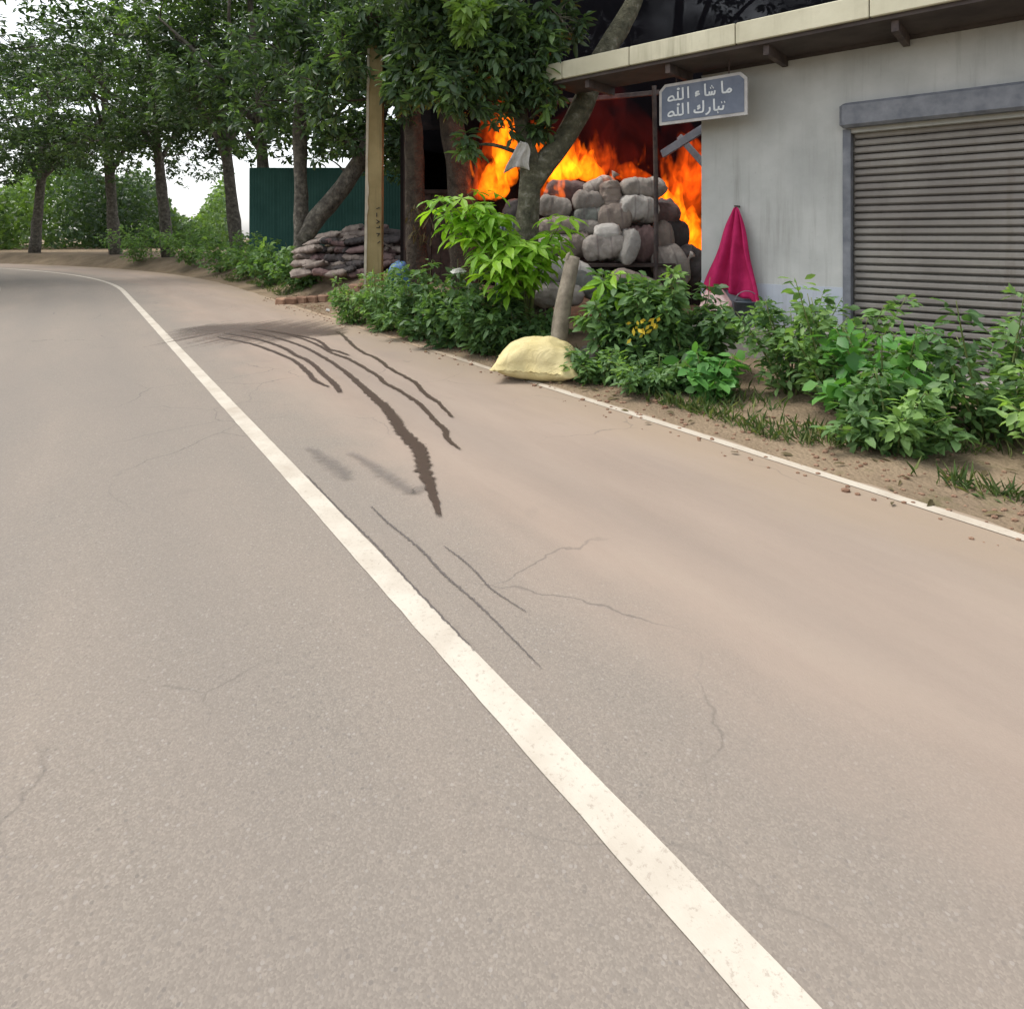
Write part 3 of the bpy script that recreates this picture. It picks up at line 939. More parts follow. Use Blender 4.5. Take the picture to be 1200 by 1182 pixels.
TABARAK = [[(2.62, .42), (2.60, .12), (2.9, .03), (3.34, .06), (3.42, .5), (3.40, 1.40)], [(3.12, .86), (2.90, .74), (3.10, .60), (2.86, .44)],
           [(3.98, .48), (4.02, .12), (3.84, -.22), (3.62, -.34)],
           [(4.42, .04), (4.40, .7), (4.38, 1.40)], [(4.42, .06), (4.66, .03), (4.78, .08), (4.82, .45)],
           [(4.80, .08), (5.06, .03), (5.18, .08), (5.24, .48)], [(4.70, -.30), (4.78, -.26)],
           [(5.04, .82), (5.12, .86)], [(5.30, .82), (5.38, .86)]]
SCL = 0.107
for words, yb, xo in ((ALLAH + MASHA, 0.285, 0.12), (ALLAH + TABARAK, 0.095, 0.12)):
    mb = MB()
    for st in words:
        stroke(mb, st, 0.021, xo, yb, SCL)
    mb.build('lettering', 'sign_letter', sign)
for t in (0.22, 0.88):
    mb = MB(); mb.box(sign_pt(t, SH + 0.085, 0.012), (0.012, 0.012, 0.17)); mb.build('hanger', 'steel_rust', sign)

# ---------------- magenta cloth on the white wall
cl_top = B(2.36, WO - 0.05, 1.86)
NU, NV = 40, 30
cv_, cf_ = [], []
for j in range(NV + 1):
    b = j / NV
    for i in range(NU + 1):
        a = i / NU * 2 - 1
        half = 0.030 + 0.33 * b ** 0.9 + .012 * math.sin(b * 9)
        drop = (1.04 + .09 * a * a + .10 * a + .09 * nz(a * 2.4, 3)) * b + .03 * (1 - b) * abs(a)
        fold = math.sin(a * 8 + 1.2 * b + 3.0 * nz(a * 1.7, b * .8, 4)) * 0.055 * (0.2 + b) + 0.035 * nz(a * 3, b * 2.5) * b
        p = B(2.36 - .05 * b + a * half + .03 * b * nz(a * 2, b * 2, 8), WO - 0.11 - fold - 0.02 * b, 1.86 - drop)
        cv_.append(p - cl_top)
for j in range(NV):
    for i in range(NU):
        q = j * (NU + 1) + i
        cf_.append((q, q + 1, q + NU + 2, q + NU + 1))
cloth = obj('hanging_cloth', cv_, cf_, 'magenta_cloth', None, True, cl_top)
hk = MB(); hk.box(Vector((0, 0, 0)) - BB * .02 + Vector((0, 0, .0)), (.02, .14, .02), BM); hk.build('hook', 'steel_rust', cloth)
so = cloth.modifiers.new('thickness', 'SOLIDIFY'); so.thickness = 0.006
tag(cloth, 'magenta cloth hanging in folds against the white shop wall', 'cloth')

# ================================================================ SACKS
def sack_data(L, W, Ht, Hb, seed, pinch=0.10, nu=22, nv=16, wr=0.05, p=3.4, q=0.36, pleat=0.018, gth=0.02):
    """stuffed sack: two bulging sheets sewn round the edge, ears at the corners, pleats running in from the ends"""
    v, f = [], []
    def sheet(sign, h):
        base = len(v)
        for j in range(nv + 1):
            b = j / nv * 2 - 1
            for i in range(nu + 1):
                a = i / nu * 2 - 1
                fx = 1 - pinch * (1 - b * b) * abs(a) ** 3 * 0.7
                fy = 1 - pinch * (1 - a * a) * abs(b) ** 3 * 1.3
                x, y = a * L / 2 * fx, b * W / 2 * fy
                z = h * (max(0, 1 - abs(a) ** p) * max(0, 1 - abs(b) ** p)) ** q
                rim = max(abs(a), abs(b))
                wob = wr * (nz(a * 2.0 + seed, b * 2.0, sign * 2) * 1.3 + 0.8 * nz(a * 4.2 + seed, b * 4.2, sign * 3))
                rid = 1 - abs(nz(a * 2.6 + seed * 1.3, b * 2.6, sign * 5 + seed)) * 2
                ple = pleat * math.sin(b * 13 + seed + 2.2 * nz(a * 2, b * 2, seed)) * abs(a) ** 2 * (1 - rim ** 8)
                gath = gth * math.sin((a if abs(b) > abs(a) else b) * 19 + seed) * rim ** 6
                z = z * (1 + wob * 2.2) + ple + wr * 0.35 * max(0, rid - .55) * (1 - rim ** 4) * h * 3 + gath
                v.append((x + 0.03 * L * nz(a * 2, b * 2, seed), y + 0.03 * L * nz(a * 2, b * 2, seed + 5), sign * z if sign > 0 else -z + 2 * gath))
        for j in range(nv):
            for i in range(nu):
                qd = base + j * (nu + 1) + i
                t = (qd, qd + 1, qd + nu + 2, qd + nu + 1)
                f.append(t if sign > 0 else tuple(reversed(t)))
    sheet(1, Ht)
    sheet(-1, Hb)
    # sew the rims
    n1 = (nu + 1) * (nv + 1)
    rim = [i for i in range(nu + 1)] + [j * (nu + 1) + nu for j in range(1, nv + 1)] + [nv * (nu + 1) + i for i in range(nu - 1, -1, -1)] + [j * (nu + 1) for j in range(nv - 1, 0, -1)]
    for k in range(len(rim)):
        a, b = rim[k], rim[(k + 1) % len(rim)]
        f.append((b, a, a + n1, b + n1))
    return v, f

# the pale yellow sack at the road's edge
yv, yf = sack_data(0.94, 0.66, 0.30, 0.13, 3.0, 0.16, 36, 26, 0.045, 2.3, 0.60, 0.012, 0.006)
yv = [(x + max(0, z) * .10, y, z * (1 + .16 * x)) for x, y, z in yv]
yv = [(x, y, max(z, -0.118 + 0.004 * nz(x * 9, y * 9))) for x, y, z in yv]
ypos = PG(629, 443)
ysack = obj('yellow_sack', yv, yf, 'sack_yellow', None, True, (ypos.x, ypos.y, 0.128), (R(2), R(3), R(-7)))
tag(ysack, 'plump pale yellow sack lying on the road edge line', 'sack')
yd = ysack.data
seam = []
for k in range(60):
    a = k / 59 * 2 - 1
    seam.append((a * 0.42, -0.62 / 2 * (1 - 0.13 * (1 - a * a) * 1.3) - 0.004, 0.006 * math.sin(k * 1.7) + 0.005 * math.sin((a) * 19 + 3)))
sv, sf = tube(seam, [0.006], 6, 1, 0)
obj('stitched_seam', sv, sf, 'sack_yellow', ysack, True)

def bag_data(L, W, H, seed, nt_=26, nu_=28, squash=1.0):
    """full woven bag seen from its long side: fat middle, flat sewn ends with ears, slack creases"""
    v, f = [], []
    for k in range(nt_ + 1):
        t = k / nt_ * 2 - 1
        r = max(0.0, 1 - abs(t) ** 5.0) ** .5
        yy = .72 + .28 * r
        for i in range(nu_):
            an = 2 * math.pi * i / nu_
            c, sn = math.cos(an), math.sin(an)
            cy = math.copysign(abs(c) ** .72, c) * W / 2 * yy
            cz = math.copysign(abs(sn) ** .80, sn) * H / 2 * max(r, .035)
            x = t * L / 2
            # lumps of the filling, slack creases running round and along the cloth
            lump = .055 * nz(t * 1.6 + seed, c * 1.3, sn * 1.3 + seed)
            cr = 1 - abs(nz(t * 3.1 + seed * 2.1, c * 1.1 + sn * 2.0, seed)) * 3.2
            cr2 = 1 - abs(nz(t * 1.4 + c * 2.4, sn * 3.4 + seed, seed * .7)) * 3.6
            dz = lump - .045 * max(0, cr) * r - .05 * max(0, cr2) * r
            ple = .05 * math.sin(an * 9 + seed) * abs(t) ** 5 * r
            k_ = 1 + dz * 1.9 + ple
            v.append((x * (1 + .05 * nz(c + seed, sn, 1)), cy * k_, cz * k_ + .05 * H * nz(t * 1.1 + seed, 0, 2)))
    for k in range(nt_):
        for i in range(nu_):
            j = (i + 1) % nu_
            f.append((k * nu_ + i, (k + 1) * nu_ + i, (k + 1) * nu_ + j, k * nu_ + j))
    f.append(tuple(range(nu_)))
    f.append(tuple(nt_ * nu_ + i for i in range(nu_ - 1, -1, -1)))
    return v, f

# stacked sacks in the burning store:  px, py, w, h (pixels), Y, roll, material, label
SK = [
 (752, 221, 46, 24, 9.9, 2, 'sack_grey', 'grey sack topmost on the pile, touching the thin steel post'),
 (716, 229, 23, 30, 9.8, 92, 'sack_brown', 'brownish sack standing upright near the top middle of the pile'),
 (689, 237, 30, 26, 9.8, -6, 'sack_grey', 'round grey sack in the upper left of the pile'),
 (700, 219, 32, 19, 10.1, 24, 'sack_grey', 'tilted grey sack at the top of the pile beside small flames'),
 (664, 226, 44, 25, 10.3, -4, 'sack_red', 'dark reddish sack right behind the forked trunk under the flames'),
 (746, 245, 40, 30, 9.7, -3, 'sack_pale', 'pale sack second from the top beside the steel post'),
 (720, 256, 34, 32, 9.65, 8, 'sack_brown', 'fat brown sack in the middle of the pile'),
 (690, 253, 31, 19, 9.75, 4, 'sack_green', 'dark greenish sack left of the pile centre'),
 (687, 268, 34, 19, 9.7, -5, 'sack_grey', 'flat grey sack below the greenish one'),
 (712, 273, 28, 22, 9.6, 6, 'sack_pale', 'pale bottom half of a sack in the pile centre'),
 (677, 287, 27, 28, 9.6, 3, 'sack_brown', 'brown sack at the lower left of the pile, above the leaning stump'),
 (707, 290, 44, 30, 9.5, 4, 'sack_grey', 'large rounded grey sack in the bottom row above the plank'),
 (751, 287, 33, 42, 9.55, 4, 'sack_red', 'reddish brown sack in the bottom row touching the steel post'),
 (735, 289, 15, 40, 9.35, 14, 'sack_pale', 'narrow pale printed sack end leaning out of the bottom row'),
 (779, 251, 28, 24, 10.0, 8, 'sack_red', 'reddish sack right of the steel post, highest there'),
 (776, 282, 22, 42, 9.8, 2, 'sack_brown', 'tall brownish sack just right of the steel post'),
 (789, 277, 28, 38, 10.0, -12, 'sack_dark', 'charred dark sack below the right hand flames'),
 (785, 312, 36, 46, 9.5, 18, 'sack_grey', 'big light sack slumped to the ground right of the steel post'),
 (806, 311, 36, 40, 9.7, -35, 'sack_dark', 'dark sack sliding down against the white wall'),
 (650, 243, 34, 24, 9.9, -12, 'sack_grey', 'grey sack just right of the tree trunk'),
 (651, 265, 38, 22, 9.8, 6, 'sack_brown', 'brown sack right of the trunk below a grey one'),
 (650, 287, 36, 24, 9.7, -3, 'sack_grey', 'lowest grey sack beside the tree trunk'),
 (640, 322, 40, 28, 9.0, 10, 'sack_pale', 'torn pale sack on the ground beside the tree trunk'),
 (668, 316, 44, 22, 9.1, -14, 'sack_pale', 'crumpled pale sack behind the leaning stump'),
 (692, 336, 48, 26, 8.9, -22, 'sack_green', 'drooping greenish sack right of the leaning stump'),
 (655, 345, 52, 26, 8.8, 3, 'sack_grey', 'low grey sack lying behind the foot of the leaning stump'),
 (748, 333, 54, 22, 9.0, -18, 'sack_brown', 'flat brown sack sloping behind the right shrub'),
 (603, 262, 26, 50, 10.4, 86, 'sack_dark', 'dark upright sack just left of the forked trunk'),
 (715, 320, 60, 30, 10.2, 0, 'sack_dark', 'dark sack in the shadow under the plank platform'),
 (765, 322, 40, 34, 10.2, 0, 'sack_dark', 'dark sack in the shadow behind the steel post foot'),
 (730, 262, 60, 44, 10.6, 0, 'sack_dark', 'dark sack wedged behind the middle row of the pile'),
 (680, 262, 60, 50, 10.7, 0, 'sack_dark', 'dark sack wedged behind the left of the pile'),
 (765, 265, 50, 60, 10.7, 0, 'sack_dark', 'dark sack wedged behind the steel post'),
]
for i, (px, py, w, h, Y, roll, mt, lab) in enumerate(SK):
    s = Y / 740.0
    upright = 55 < abs(roll) < 125
    L, H = (h, w) if upright else (w, h)
    L, H = L * s * 1.16, H * s * 1.14
    end_on = (i % 4 == 1) and not upright and L < .5
    if end_on:                                    # some bags lie with a sewn end to the road
        v, f = bag_data(.62, L, H, i * 3.3)
        rot = (R(random.uniform(-6, 6)), R(random.uniform(-5, 5)), R(90 + random.uniform(-12, 12)))
        if abs(roll) > 6:
            rot = (R(roll), rot[1], rot[2])
    else:
        v, f = bag_data(L, min(0.60, max(0.36, L * 0.8)), H, i * 3.3)
        rot = (R(random.uniform(-10, 10)), R(-roll), R(random.uniform(-10, 10)))
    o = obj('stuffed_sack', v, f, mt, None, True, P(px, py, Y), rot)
    if i in (3, 8, 13, 17, 22, 24):               # tied mouth sticking out
        sx = 1 if i % 2 else -1
        rr_ = min(H, .3) * .5
        tp_ = [(sx * L * .46, 0, 0), (sx * (L * .5 + .02), -.01, .02), (sx * (L * .5 + .05), -.02, .05), (sx * (L * .5 + .10), -.04, .09)]
        tv, tf = tube(tp_, [rr_ * .5, .022, .02, .055], 10, 4, .35, i)
        obj('tied_mouth', tv, tf, mt, o, True)
    tag(o, lab, 'sack', 'sacks in the burning store')
# tied ears on two of them
# ---------------- store: platform, posts, boards
store = empty('burning_store', (1.2, 10, 0), 'open timber store with dark board wall behind the burning sacks', 'store')
def stp(name, mat, mb):
    mb.v = [Vector(p) - store.location for p in mb.v]
    return mb.build(name, mat, store)
# platform planks at knee height under the pile
for k in range(6):
    y = 9.35 + k * 0.27
    mb = MB(); mb.box(((640 + 765) / 2 - 600, 0, 0), (0, 0, 0))
    mb = MB(); mb.box((1.42 + 0.02 * k, y, 1.075 + 0.004 * (k % 2)), (1.95, 0.25, 0.055), None, 0.008)
    stp('plank', 'dark_timber', mb)
for x in (0.55, 1.4, 2.25):
    for y in (9.4, 10.6):
        mb = MB(); mb.box((x, y, 0.5), (0.11, 0.11, 1.08), None, 0.012); stp('support_post', 'dark_timber', mb)
# thin steel post
q = P(768, 300, 9.25)
v, f = tube([(q.x, q.y, 0.0), (q.x + 0.01, q.y, 2.0), (q.x - 0.02, q.y, 3.7)], [0.036, 0.034], 10, 4, 0.02)
mb = MB().add(v, f); stp('steel_post', 'steel_rust', mb)
# roof braces seen under the eave
def bar(a, b, w, d, name, mat):
    a, b = Vector(a), Vector(b)
    t = (b - a).normalized()
    up = Vector((0, 0, 1)); sd = t.cross(up).normalized(); up = sd.cross(t)
    M = Matrix((t, sd, up)).transposed()
    mb = MB(); mb.box((a + b) / 2, ((b - a).length, d, w), M, 0.006); return stp(name, mat, mb)
bar(P(776, 181, 10.2), P(832, 146, 9.6), 0.13, 0.05, 'roof_brace', 'sheet_blue_grey')
bar(P(796, 160, 10.3), P(828, 196, 10.0), 0.10, 0.05, 'roof_brace', 'steel_grey')
bar(P(640, 121, 11.2), P(780, 108, 11.2), 0.08, 0.08, 'roof_brace', 'steel_rust')
# back wall of boards with a dark opening on the left
x = -2.3
WY = 13.4
bi = 0
while x < 5.2:
    w = 0.20 + random.uniform(-0.02, 0.03)
    pxc = 600 + 740 * (x + w / 2) / WY
    top = 4.35 + random.uniform(-0.06, 0.06)
    spans = [(0.0, top)]
    if 496 < pxc < 531:
        spans = [(0.0, CAM_H + (277 - 223) / 740 * WY), (CAM_H + (277 - 152) / 740 * WY, top)]
    for z0, z1 in spans:
        mb = MB(); mb.box((x + w / 2, WY + random.uniform(-0.012, 0.012), (z0 + z1) / 2), (w - 0.008, 0.03, z1 - z0))
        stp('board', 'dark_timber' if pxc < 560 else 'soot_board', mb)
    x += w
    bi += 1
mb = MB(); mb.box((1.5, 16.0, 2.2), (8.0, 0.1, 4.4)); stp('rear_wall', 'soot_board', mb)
mb = MB(); mb.box((1.5, 14.7, 4.42), (7.8, 2.8, 0.06)); stp('roof', 'soot_board', mb)
mb = MB(); mb.box((-2.33, 14.7, 2.2), (0.08, 2.6, 4.4)); stp('side_wall', 'soot_board', mb)
# window frame of the opening
for (a, b) in (((495, 150), (533, 150)), ((495, 225), (533, 225))):
    p0, p1 = P(a[0], a[1], WY - 0.05), P(b[0], b[1], WY - 0.05)
    bar(p0, p1, 0.09, 0.05, 'opening_frame', 'dark_timber')

# blue-grey metal sheet leaning beside the trunk
sp = P(590, 300, 9.6)
mv, mf = [], []
for j in range(9):
    for i in range(15):
        u = i / 14; w = j / 8
        mv.append((u * 0.42, 0.35 * w + 0.014 * math.cos(i * math.pi), 0.2 + 1.75 * w))
for j in range(8):
    for i in range(14):
        k = j * 15 + i
        mf.append((k, k + 1, k + 16, k + 15))
ms = obj('metal_sheet', mv, mf, 'sheet_blue_grey', None, False, (sp.x - 0.15, 9.55, -0.2), (0, R(4), R(8)))
md = ms.modifiers.new('thickness', 'SOLIDIFY'); md.thickness = 0.006
tag(ms, 'blue grey corrugated sheet leaning left of the forked trunk', 'sheet')

# ================================================================ FIRE AND SMOKE
def tongue(cx, cy, cz, w, h, d, lean, seed, rings=14, sides=14):
    """one flame tongue: rounded foot, swelling, drawn-out wavering tip"""
    v, f = [], []
    for k in range(rings + 1):
        t = k / rings
        prof = (math.sin(math.pi * min(1, t * 1.9 + 0.08) / 1.0) if t < 0.25 else (1 - ((t - 0.25) / 0.75)) ** 0.8 * math.sin(math.pi * 0.555) ) if False else None
        r = (min(1, (t / 0.22)) ** 0.5) * (1 - t) ** 0.62 if t < 1 else 0.0
        r = max(r, 0.015)
        ox = lean * t * h + 0.16 * w * math.sin(t * 5.2 + seed) * t
        oy = 0.14 * d * math.sin(t * 4.1 + seed * 1.7) * t
        for i in range(sides):
            an = 2 * math.pi * i / sides
            wob = 1 + 0.28 * nz(math.cos(an) * 1.6 + seed, math.sin(an) * 1.6, t * 3.5 + seed)
            v.append((cx + ox + math.cos(an) * w / 2 * r * wob, cy + oy + math.sin(an) * d / 2 * r * wob, cz + t * h))
    for k in range(rings):
        for i in range(sides):
            j = (i + 1) % sides
            f.append((k * sides + i, k * sides + j, (k + 1) * sides + j, (k + 1) * sides + i))
    f.append(tuple(range(sides - 1, -1, -1)))
    f.append(tuple(rings * sides + i for i in range(sides)))
    return v, f

def fire(label, Y, tongues, base):
    e = empty('flames', P(base[0], base[1], Y), label, 'fire', 'flames in the store')
    for i, (px, py, w, h, lean, mt) in enumerate(tongues):
        s = Y / 740.0
        b = P(px, py, Y + random.uniform(-0.25, 0.25))
        v, f = tongue(b.x, b.y, b.z, w * s, h * s, min(0.55, w * s * 0.8), lean, random.uniform(0, 20))
        v = [Vector(p) - e.location for p in v]
        obj('tongue', v, f, mt, e, True)
        if mt != 'firelit_smoke_glow' and w > 18:        # ragged little licks round each big tongue
            for _ in range(4):
                b = P(px + random.uniform(-.55, .55) * w, py - random.uniform(.15, .75) * h, Y + random.uniform(-.25, .25))
                v, f = tongue(b.x, b.y, b.z, random.uniform(5, 12) * s, random.uniform(14, 30) * s, .10, random.uniform(-.35, .35), random.uniform(0, 20), 10, 8)
                obj('tongue', [Vector(p) - e.location for p in v], f, mt, e, True)
    return e
B_, D_, G_ = 'flame_bright', 'flame_deep', 'firelit_smoke_glow'  # G_ bodies: emission in place of smoke lit by the fire
fire('tall orange flames left of the forked trunk', 11.2,
     [(580, 236, 46, 62, .05, B_), (596, 222, 34, 92, -.05, B_), (567, 232, 26, 44, -.1, D_), (586, 200, 26, 72, .05, B_), (588, 150, 14, 40, .1, B_), (604, 190, 24, 70, .0, B_), (572, 190, 24, 60, .1, D_), (584, 170, 30, 60, -.05, D_), (562, 232, 24, 60, .1, D_),
      (576, 226, 70, 100, .0, G_), (566, 236, 34, 30, .2, D_), (598, 165, 20, 46, -.2, B_)], (580, 236))
fire('orange flames seen through the fork of the trunk', 11.3,
     [(636, 200, 24, 52, -.15, B_), (628, 196, 20, 38, .0, D_), (640, 235, 40, 66, .0, D_), (622, 180, 16, 46, .1, D_)], (632, 205))
fire('broad orange flames over the left of the sack pile', 11.0,
     [(660, 214, 50, 46, .0, B_), (690, 214, 40, 40, .1, B_), (672, 212, 30, 48, -.1, B_), (708, 206, 16, 44, .05, D_), (646, 216, 34, 34, .25, B_), (712, 200, 14, 40, .1, D_), (700, 196, 18, 46, -.1, D_), (720, 212, 20, 34, .1, D_), (684, 200, 26, 36, .1, D_), (742, 214, 50, 26, .0, D_), (700, 212, 26, 40, .15, D_), (664, 214, 70, 62, .0, D_),
      (690, 216, 150, 130, .0, G_), (730, 220, 110, 110, .0, G_)], (675, 214))
fire('small flame licking over the reddish sack by the trunk', 10.0,
     [(650, 240, 22, 24, -.1, B_), (642, 238, 14, 18, .0, D_)], (648, 240))
fire('little flame tongues on the topmost sacks', 9.95,
     [(712, 216, 11, 22, -.3, B_), (718, 214, 8, 14, -.2, B_), (733, 209, 9, 16, .1, D_), (729, 210, 7, 12, -.1, B_), (748, 210, 7, 12, .1, D_), (757, 209, 7, 10, .0, D_), (742, 203, 5, 6, 0, B_), (752, 202, 4, 6, 0, B_), (738, 196, 3, 5, .1, B_), (748, 194, 3, 4, 0, B_), (760, 198, 3, 5, -.1, B_), (727, 188, 3, 5, .2, D_), (722, 176, 3, 5, 0, D_)], (725, 214))
fire('deep orange flames between the steel post and the white wall', 11.2,
     [(800, 262, 70, 110, .0, D_), (812, 302, 42, 62, .05, B_), (783, 246, 26, 34, -.1, B_), (797, 262, 22, 50, -.05, B_), (806, 285, 24, 52, -.1, B_), (816, 240, 40, 80, .0, D_), (785, 230, 36, 60, .0, D_), (800, 240, 90, 130, .0, G_), (778, 238, 18, 30, .1, B_), (812, 215, 40, 60, .0, D_), (792, 288, 26, 46, .0, D_)], (800, 290))

# thick dark smoke rolling up behind the flames
def blob(c, r, seed, nu=28, nv=18):
    v, f = [], []
    for j in range(nv + 1):
        th = math.pi * j / nv
        for i in range(nu):
            ph = 2 * math.pi * i / nu
            d = Vector((math.sin(th) * math.cos(ph), math.sin(th) * math.sin(ph), math.cos(th)))
            k = 1 + 0.30 * nz(d.x * 1.4 + seed, d.y * 1.4, d.z * 1.4) + 0.14 * nz(d.x * 3.4 + seed, d.y * 3.4, d.z * 3.4)
            v.append((c[0] + d.x * r[0] * k, c[1] + d.y * r[1] * k, c[2] + d.z * r[2] * k))
    for j in range(nv):
        for i in range(nu):
            q = (i + 1) % nu
            f.append((j * nu + i, (j + 1) * nu + i, (j + 1) * nu + q, j * nu + q))
    return v, f
v, f = blob((3.2, 12.5, 4.9), (5.2, 0.75, 2.9), 4.0)
sm = obj('smoke', v, f, 'smoke', None, True)
tag(sm, 'dark smoke rising behind the flames and over the eave', 'smoke', None, 'stuff')

# ================================================================ TREES
def branch_to(mb, a, b, r0, r1, sag=0.12, seed=0):
    a, b = Vector(a), Vector(b)
    m = (a + b) / 2 + Vector((random.uniform(-.1, .1), random.uniform(-.1, .1), sag)) * (b - a).length
    v, f = tube([a, m, b], [r0, (r0 + r1) / 2, r1], 6, 4, 0.08, seed)
    mb.add(v, f)

def make_tree(name, label, trunk_paths, clumps, mat_leaf, mat_bark, leaf_len=0.17, k=9, width=0.24, group=None, lite=False, droop=0.75, twigs=True, cat='tree'):
    """trunk_paths: list of (points, radii);  clumps: (centre, radii, rosettes, tint)"""
    base = Vector(trunk_paths[0][0][0])
    t = empty(name, base, label, cat, group)
    for i, (pts, rad) in enumerate(trunk_paths):
        v, f = tube([Vector(p) - base for p in pts], rad, 14, 6, 0.13, i * 5.1 + base.x)
        obj('trunk' if i == 0 else 'limb', v, f, mat_bark, t, True)
    mb = MB()
    P_, D_2, L_, T_ = [], [], [], []
    limbs = [Vector(p) for pts, _ in trunk_paths for p in catmull(pts, 4)]
    for ci, (c, r, n, tint) in enumerate(clumps):
        if n < 1:
            continue
        pts = ellipsoid_pts(c, r, n, 0.35)
        # uneven outline: thin out by noise
        keep = np.array([mnoise.noise(Vector(p * 1.1) + Vector((ci, 0, 0))) > -0.16 for p in pts])
        pts = pts[keep]
        if not len(pts):
            continue
        tn = np.full(len(pts), tint) + RNG.normal(0, 0.12, len(pts))
        fresh = RNG.uniform(0, 1, len(pts)) < 0.05
        tn[fresh] += 0.3
        p_, d_, l_, t_ = rosettes(pts, k, leaf_len, tn, droop)
        P_.append(p_); D_2.append(d_); L_.append(l_); T_.append(t_)
        if twigs:
            cc = Vector(c)
            nearest = min(limbs, key=lambda q: (q - cc).length + 0.5 * max(0, q.z - cc.z))
            branch_to(mb, nearest - base, cc - base, 0.035, 0.014, 0.1, ci)
            for q in pts[:: max(1, len(pts) // 12)]:
                branch_to(mb, cc - base, Vector(q) - base, 0.012, 0.005, 0.06, ci)
    if mb.v:
        mb.build('twigs', mat_bark, t, True)['kind'] = 'stuff'
    pos = np.concatenate(P_) - np.array(base)[None]
    L = np.concatenate(L_)
    cr = leaves_mesh('crown', pos, np.concatenate(D_2), L, L * width * 1.15, np.concatenate(T_), mat_leaf, t, lite)
    return t

def C(px, py, Y, wpx, hpx, n, tint, dY=0.5):
    s = Y / 740.0
    return (tuple(P(px, py, Y)), (wpx * s / 2, dY, hpx * s / 2), n, tint)

# A: forked tree in front of the fire
make_tree('forked_tree', 'forked roadside tree with drooping leaves in front of the flames',
    [([(P(619, 330, 9.0).x, 9.0, -0.05), P(617, 290, 9.0), P(620, 240, 9.0), P(622, 195, 9.0), P(612, 150, 9.05), P(606, 90, 9.1), P(600, 20, 9.1), P(590, -70, 9.2)], [0.20, 0.17, 0.155, 0.15, 0.105, 0.085, 0.07, 0.05]),
     ([P(620, 225, 9.0), P(636, 196, 9.0), P(660, 165, 9.1), P(685, 118, 9.2), P(702, 72, 9.35), P(728, 30, 9.5), P(748, -10, 9.6), P(790, -110, 9.8)], [0.12, 0.165, 0.165, 0.16, 0.155, 0.14, 0.12, 0.09]),
     ([P(606, 110, 9.1), P(570, 60, 8.8), P(530, 10, 8.6), P(480, -60, 8.4)], [0.07, 0.06, 0.05, 0.03]),
     ([P(622, 140, 9.0), P(640, 118, 8.9), P(655, 100, 8.8)], [0.03, 0.02, 0.012])],
    [C(600, 25, 8.7, 110, 70, 150, .5), C(630, 60, 8.8, 60, 90, 120, .45), C(575, 70, 8.6, 90, 70, 130, .5), C(545, 105, 8.5, 60, 60, 80, .48),
     C(548, 152, 8.5, 28, 50, 26, .55, .15), C(618, 90, 8.8, 50, 50, 40, .45), C(552, 18, 8.2, 40, 50, 40, .95, .2), C(505, 30, 8.8, 90, 70, 120, .42),
     C(475, 85, 9.2, 46, 80, 60, .45, .3), C(482, 128, 9.2, 22, 30, 12, .9, .12), C(655, 20, 9.0, 60, 70, 80, .4), C(590, 125, 8.9, 34, 30, 12, .5, .2),
     C(540, -50, 8.6, 180, 110, 260, .5, .9), C(640, -70, 9.0, 160, 110, 220, .45, .9), C(450, -40, 8.6, 160, 100, 200, .45, .8), C(760, -140, 9.8, 220, 140, 200, .45, 1.0), C(630, 150, 8.9, 30, 22, 14, .4, .12), C(543, 172, 8.45, 22, 34, 14, .6, .12), C(566, 130, 8.6, 30, 36, 14, .5, .2), C(640, 112, 8.7, 30, 50, 24, .5, .2), C(500, 100, 8.8, 40, 50, 30, .45, .25), C(600, 150, 8.75, 16, 20, 3, .5, .12), C(522, 70, 8.6, 40, 60, 50, .45, .25)],
    'mango_leaf', 'bark_moss', 0.20, 9, 0.31)
# rag caught in the fork
rv, rf = [], []
for j in range(11):
    for i in range(13):
        a, b = i / 12 * 2 - 1, j / 10
        w_ = .05 + .12 * b ** .7
        rv.append((a * w_ + .03 * nz(b * 2, a), -.10 - .05 * math.sin(a * 6 + 2 * b) * (.3 + b) - .03 * nz(a * 2, b * 3, 2), -.36 * b - .07 * a * a * b + .06 * a * b))
for j in range(10):
    for i in range(12):
        k = j * 13 + i
        rf.append((k, k + 1, k + 14, k + 13))
rag = obj('rag', rv, rf, 'rag', None, True, P(614, 168, 8.86), (0, R(14), 0))
rag.modifiers.new('thickness', 'SOLIDIFY').thickness = .006
tag(rag, 'pale rag caught in the fork of the roadside tree', 'rag')

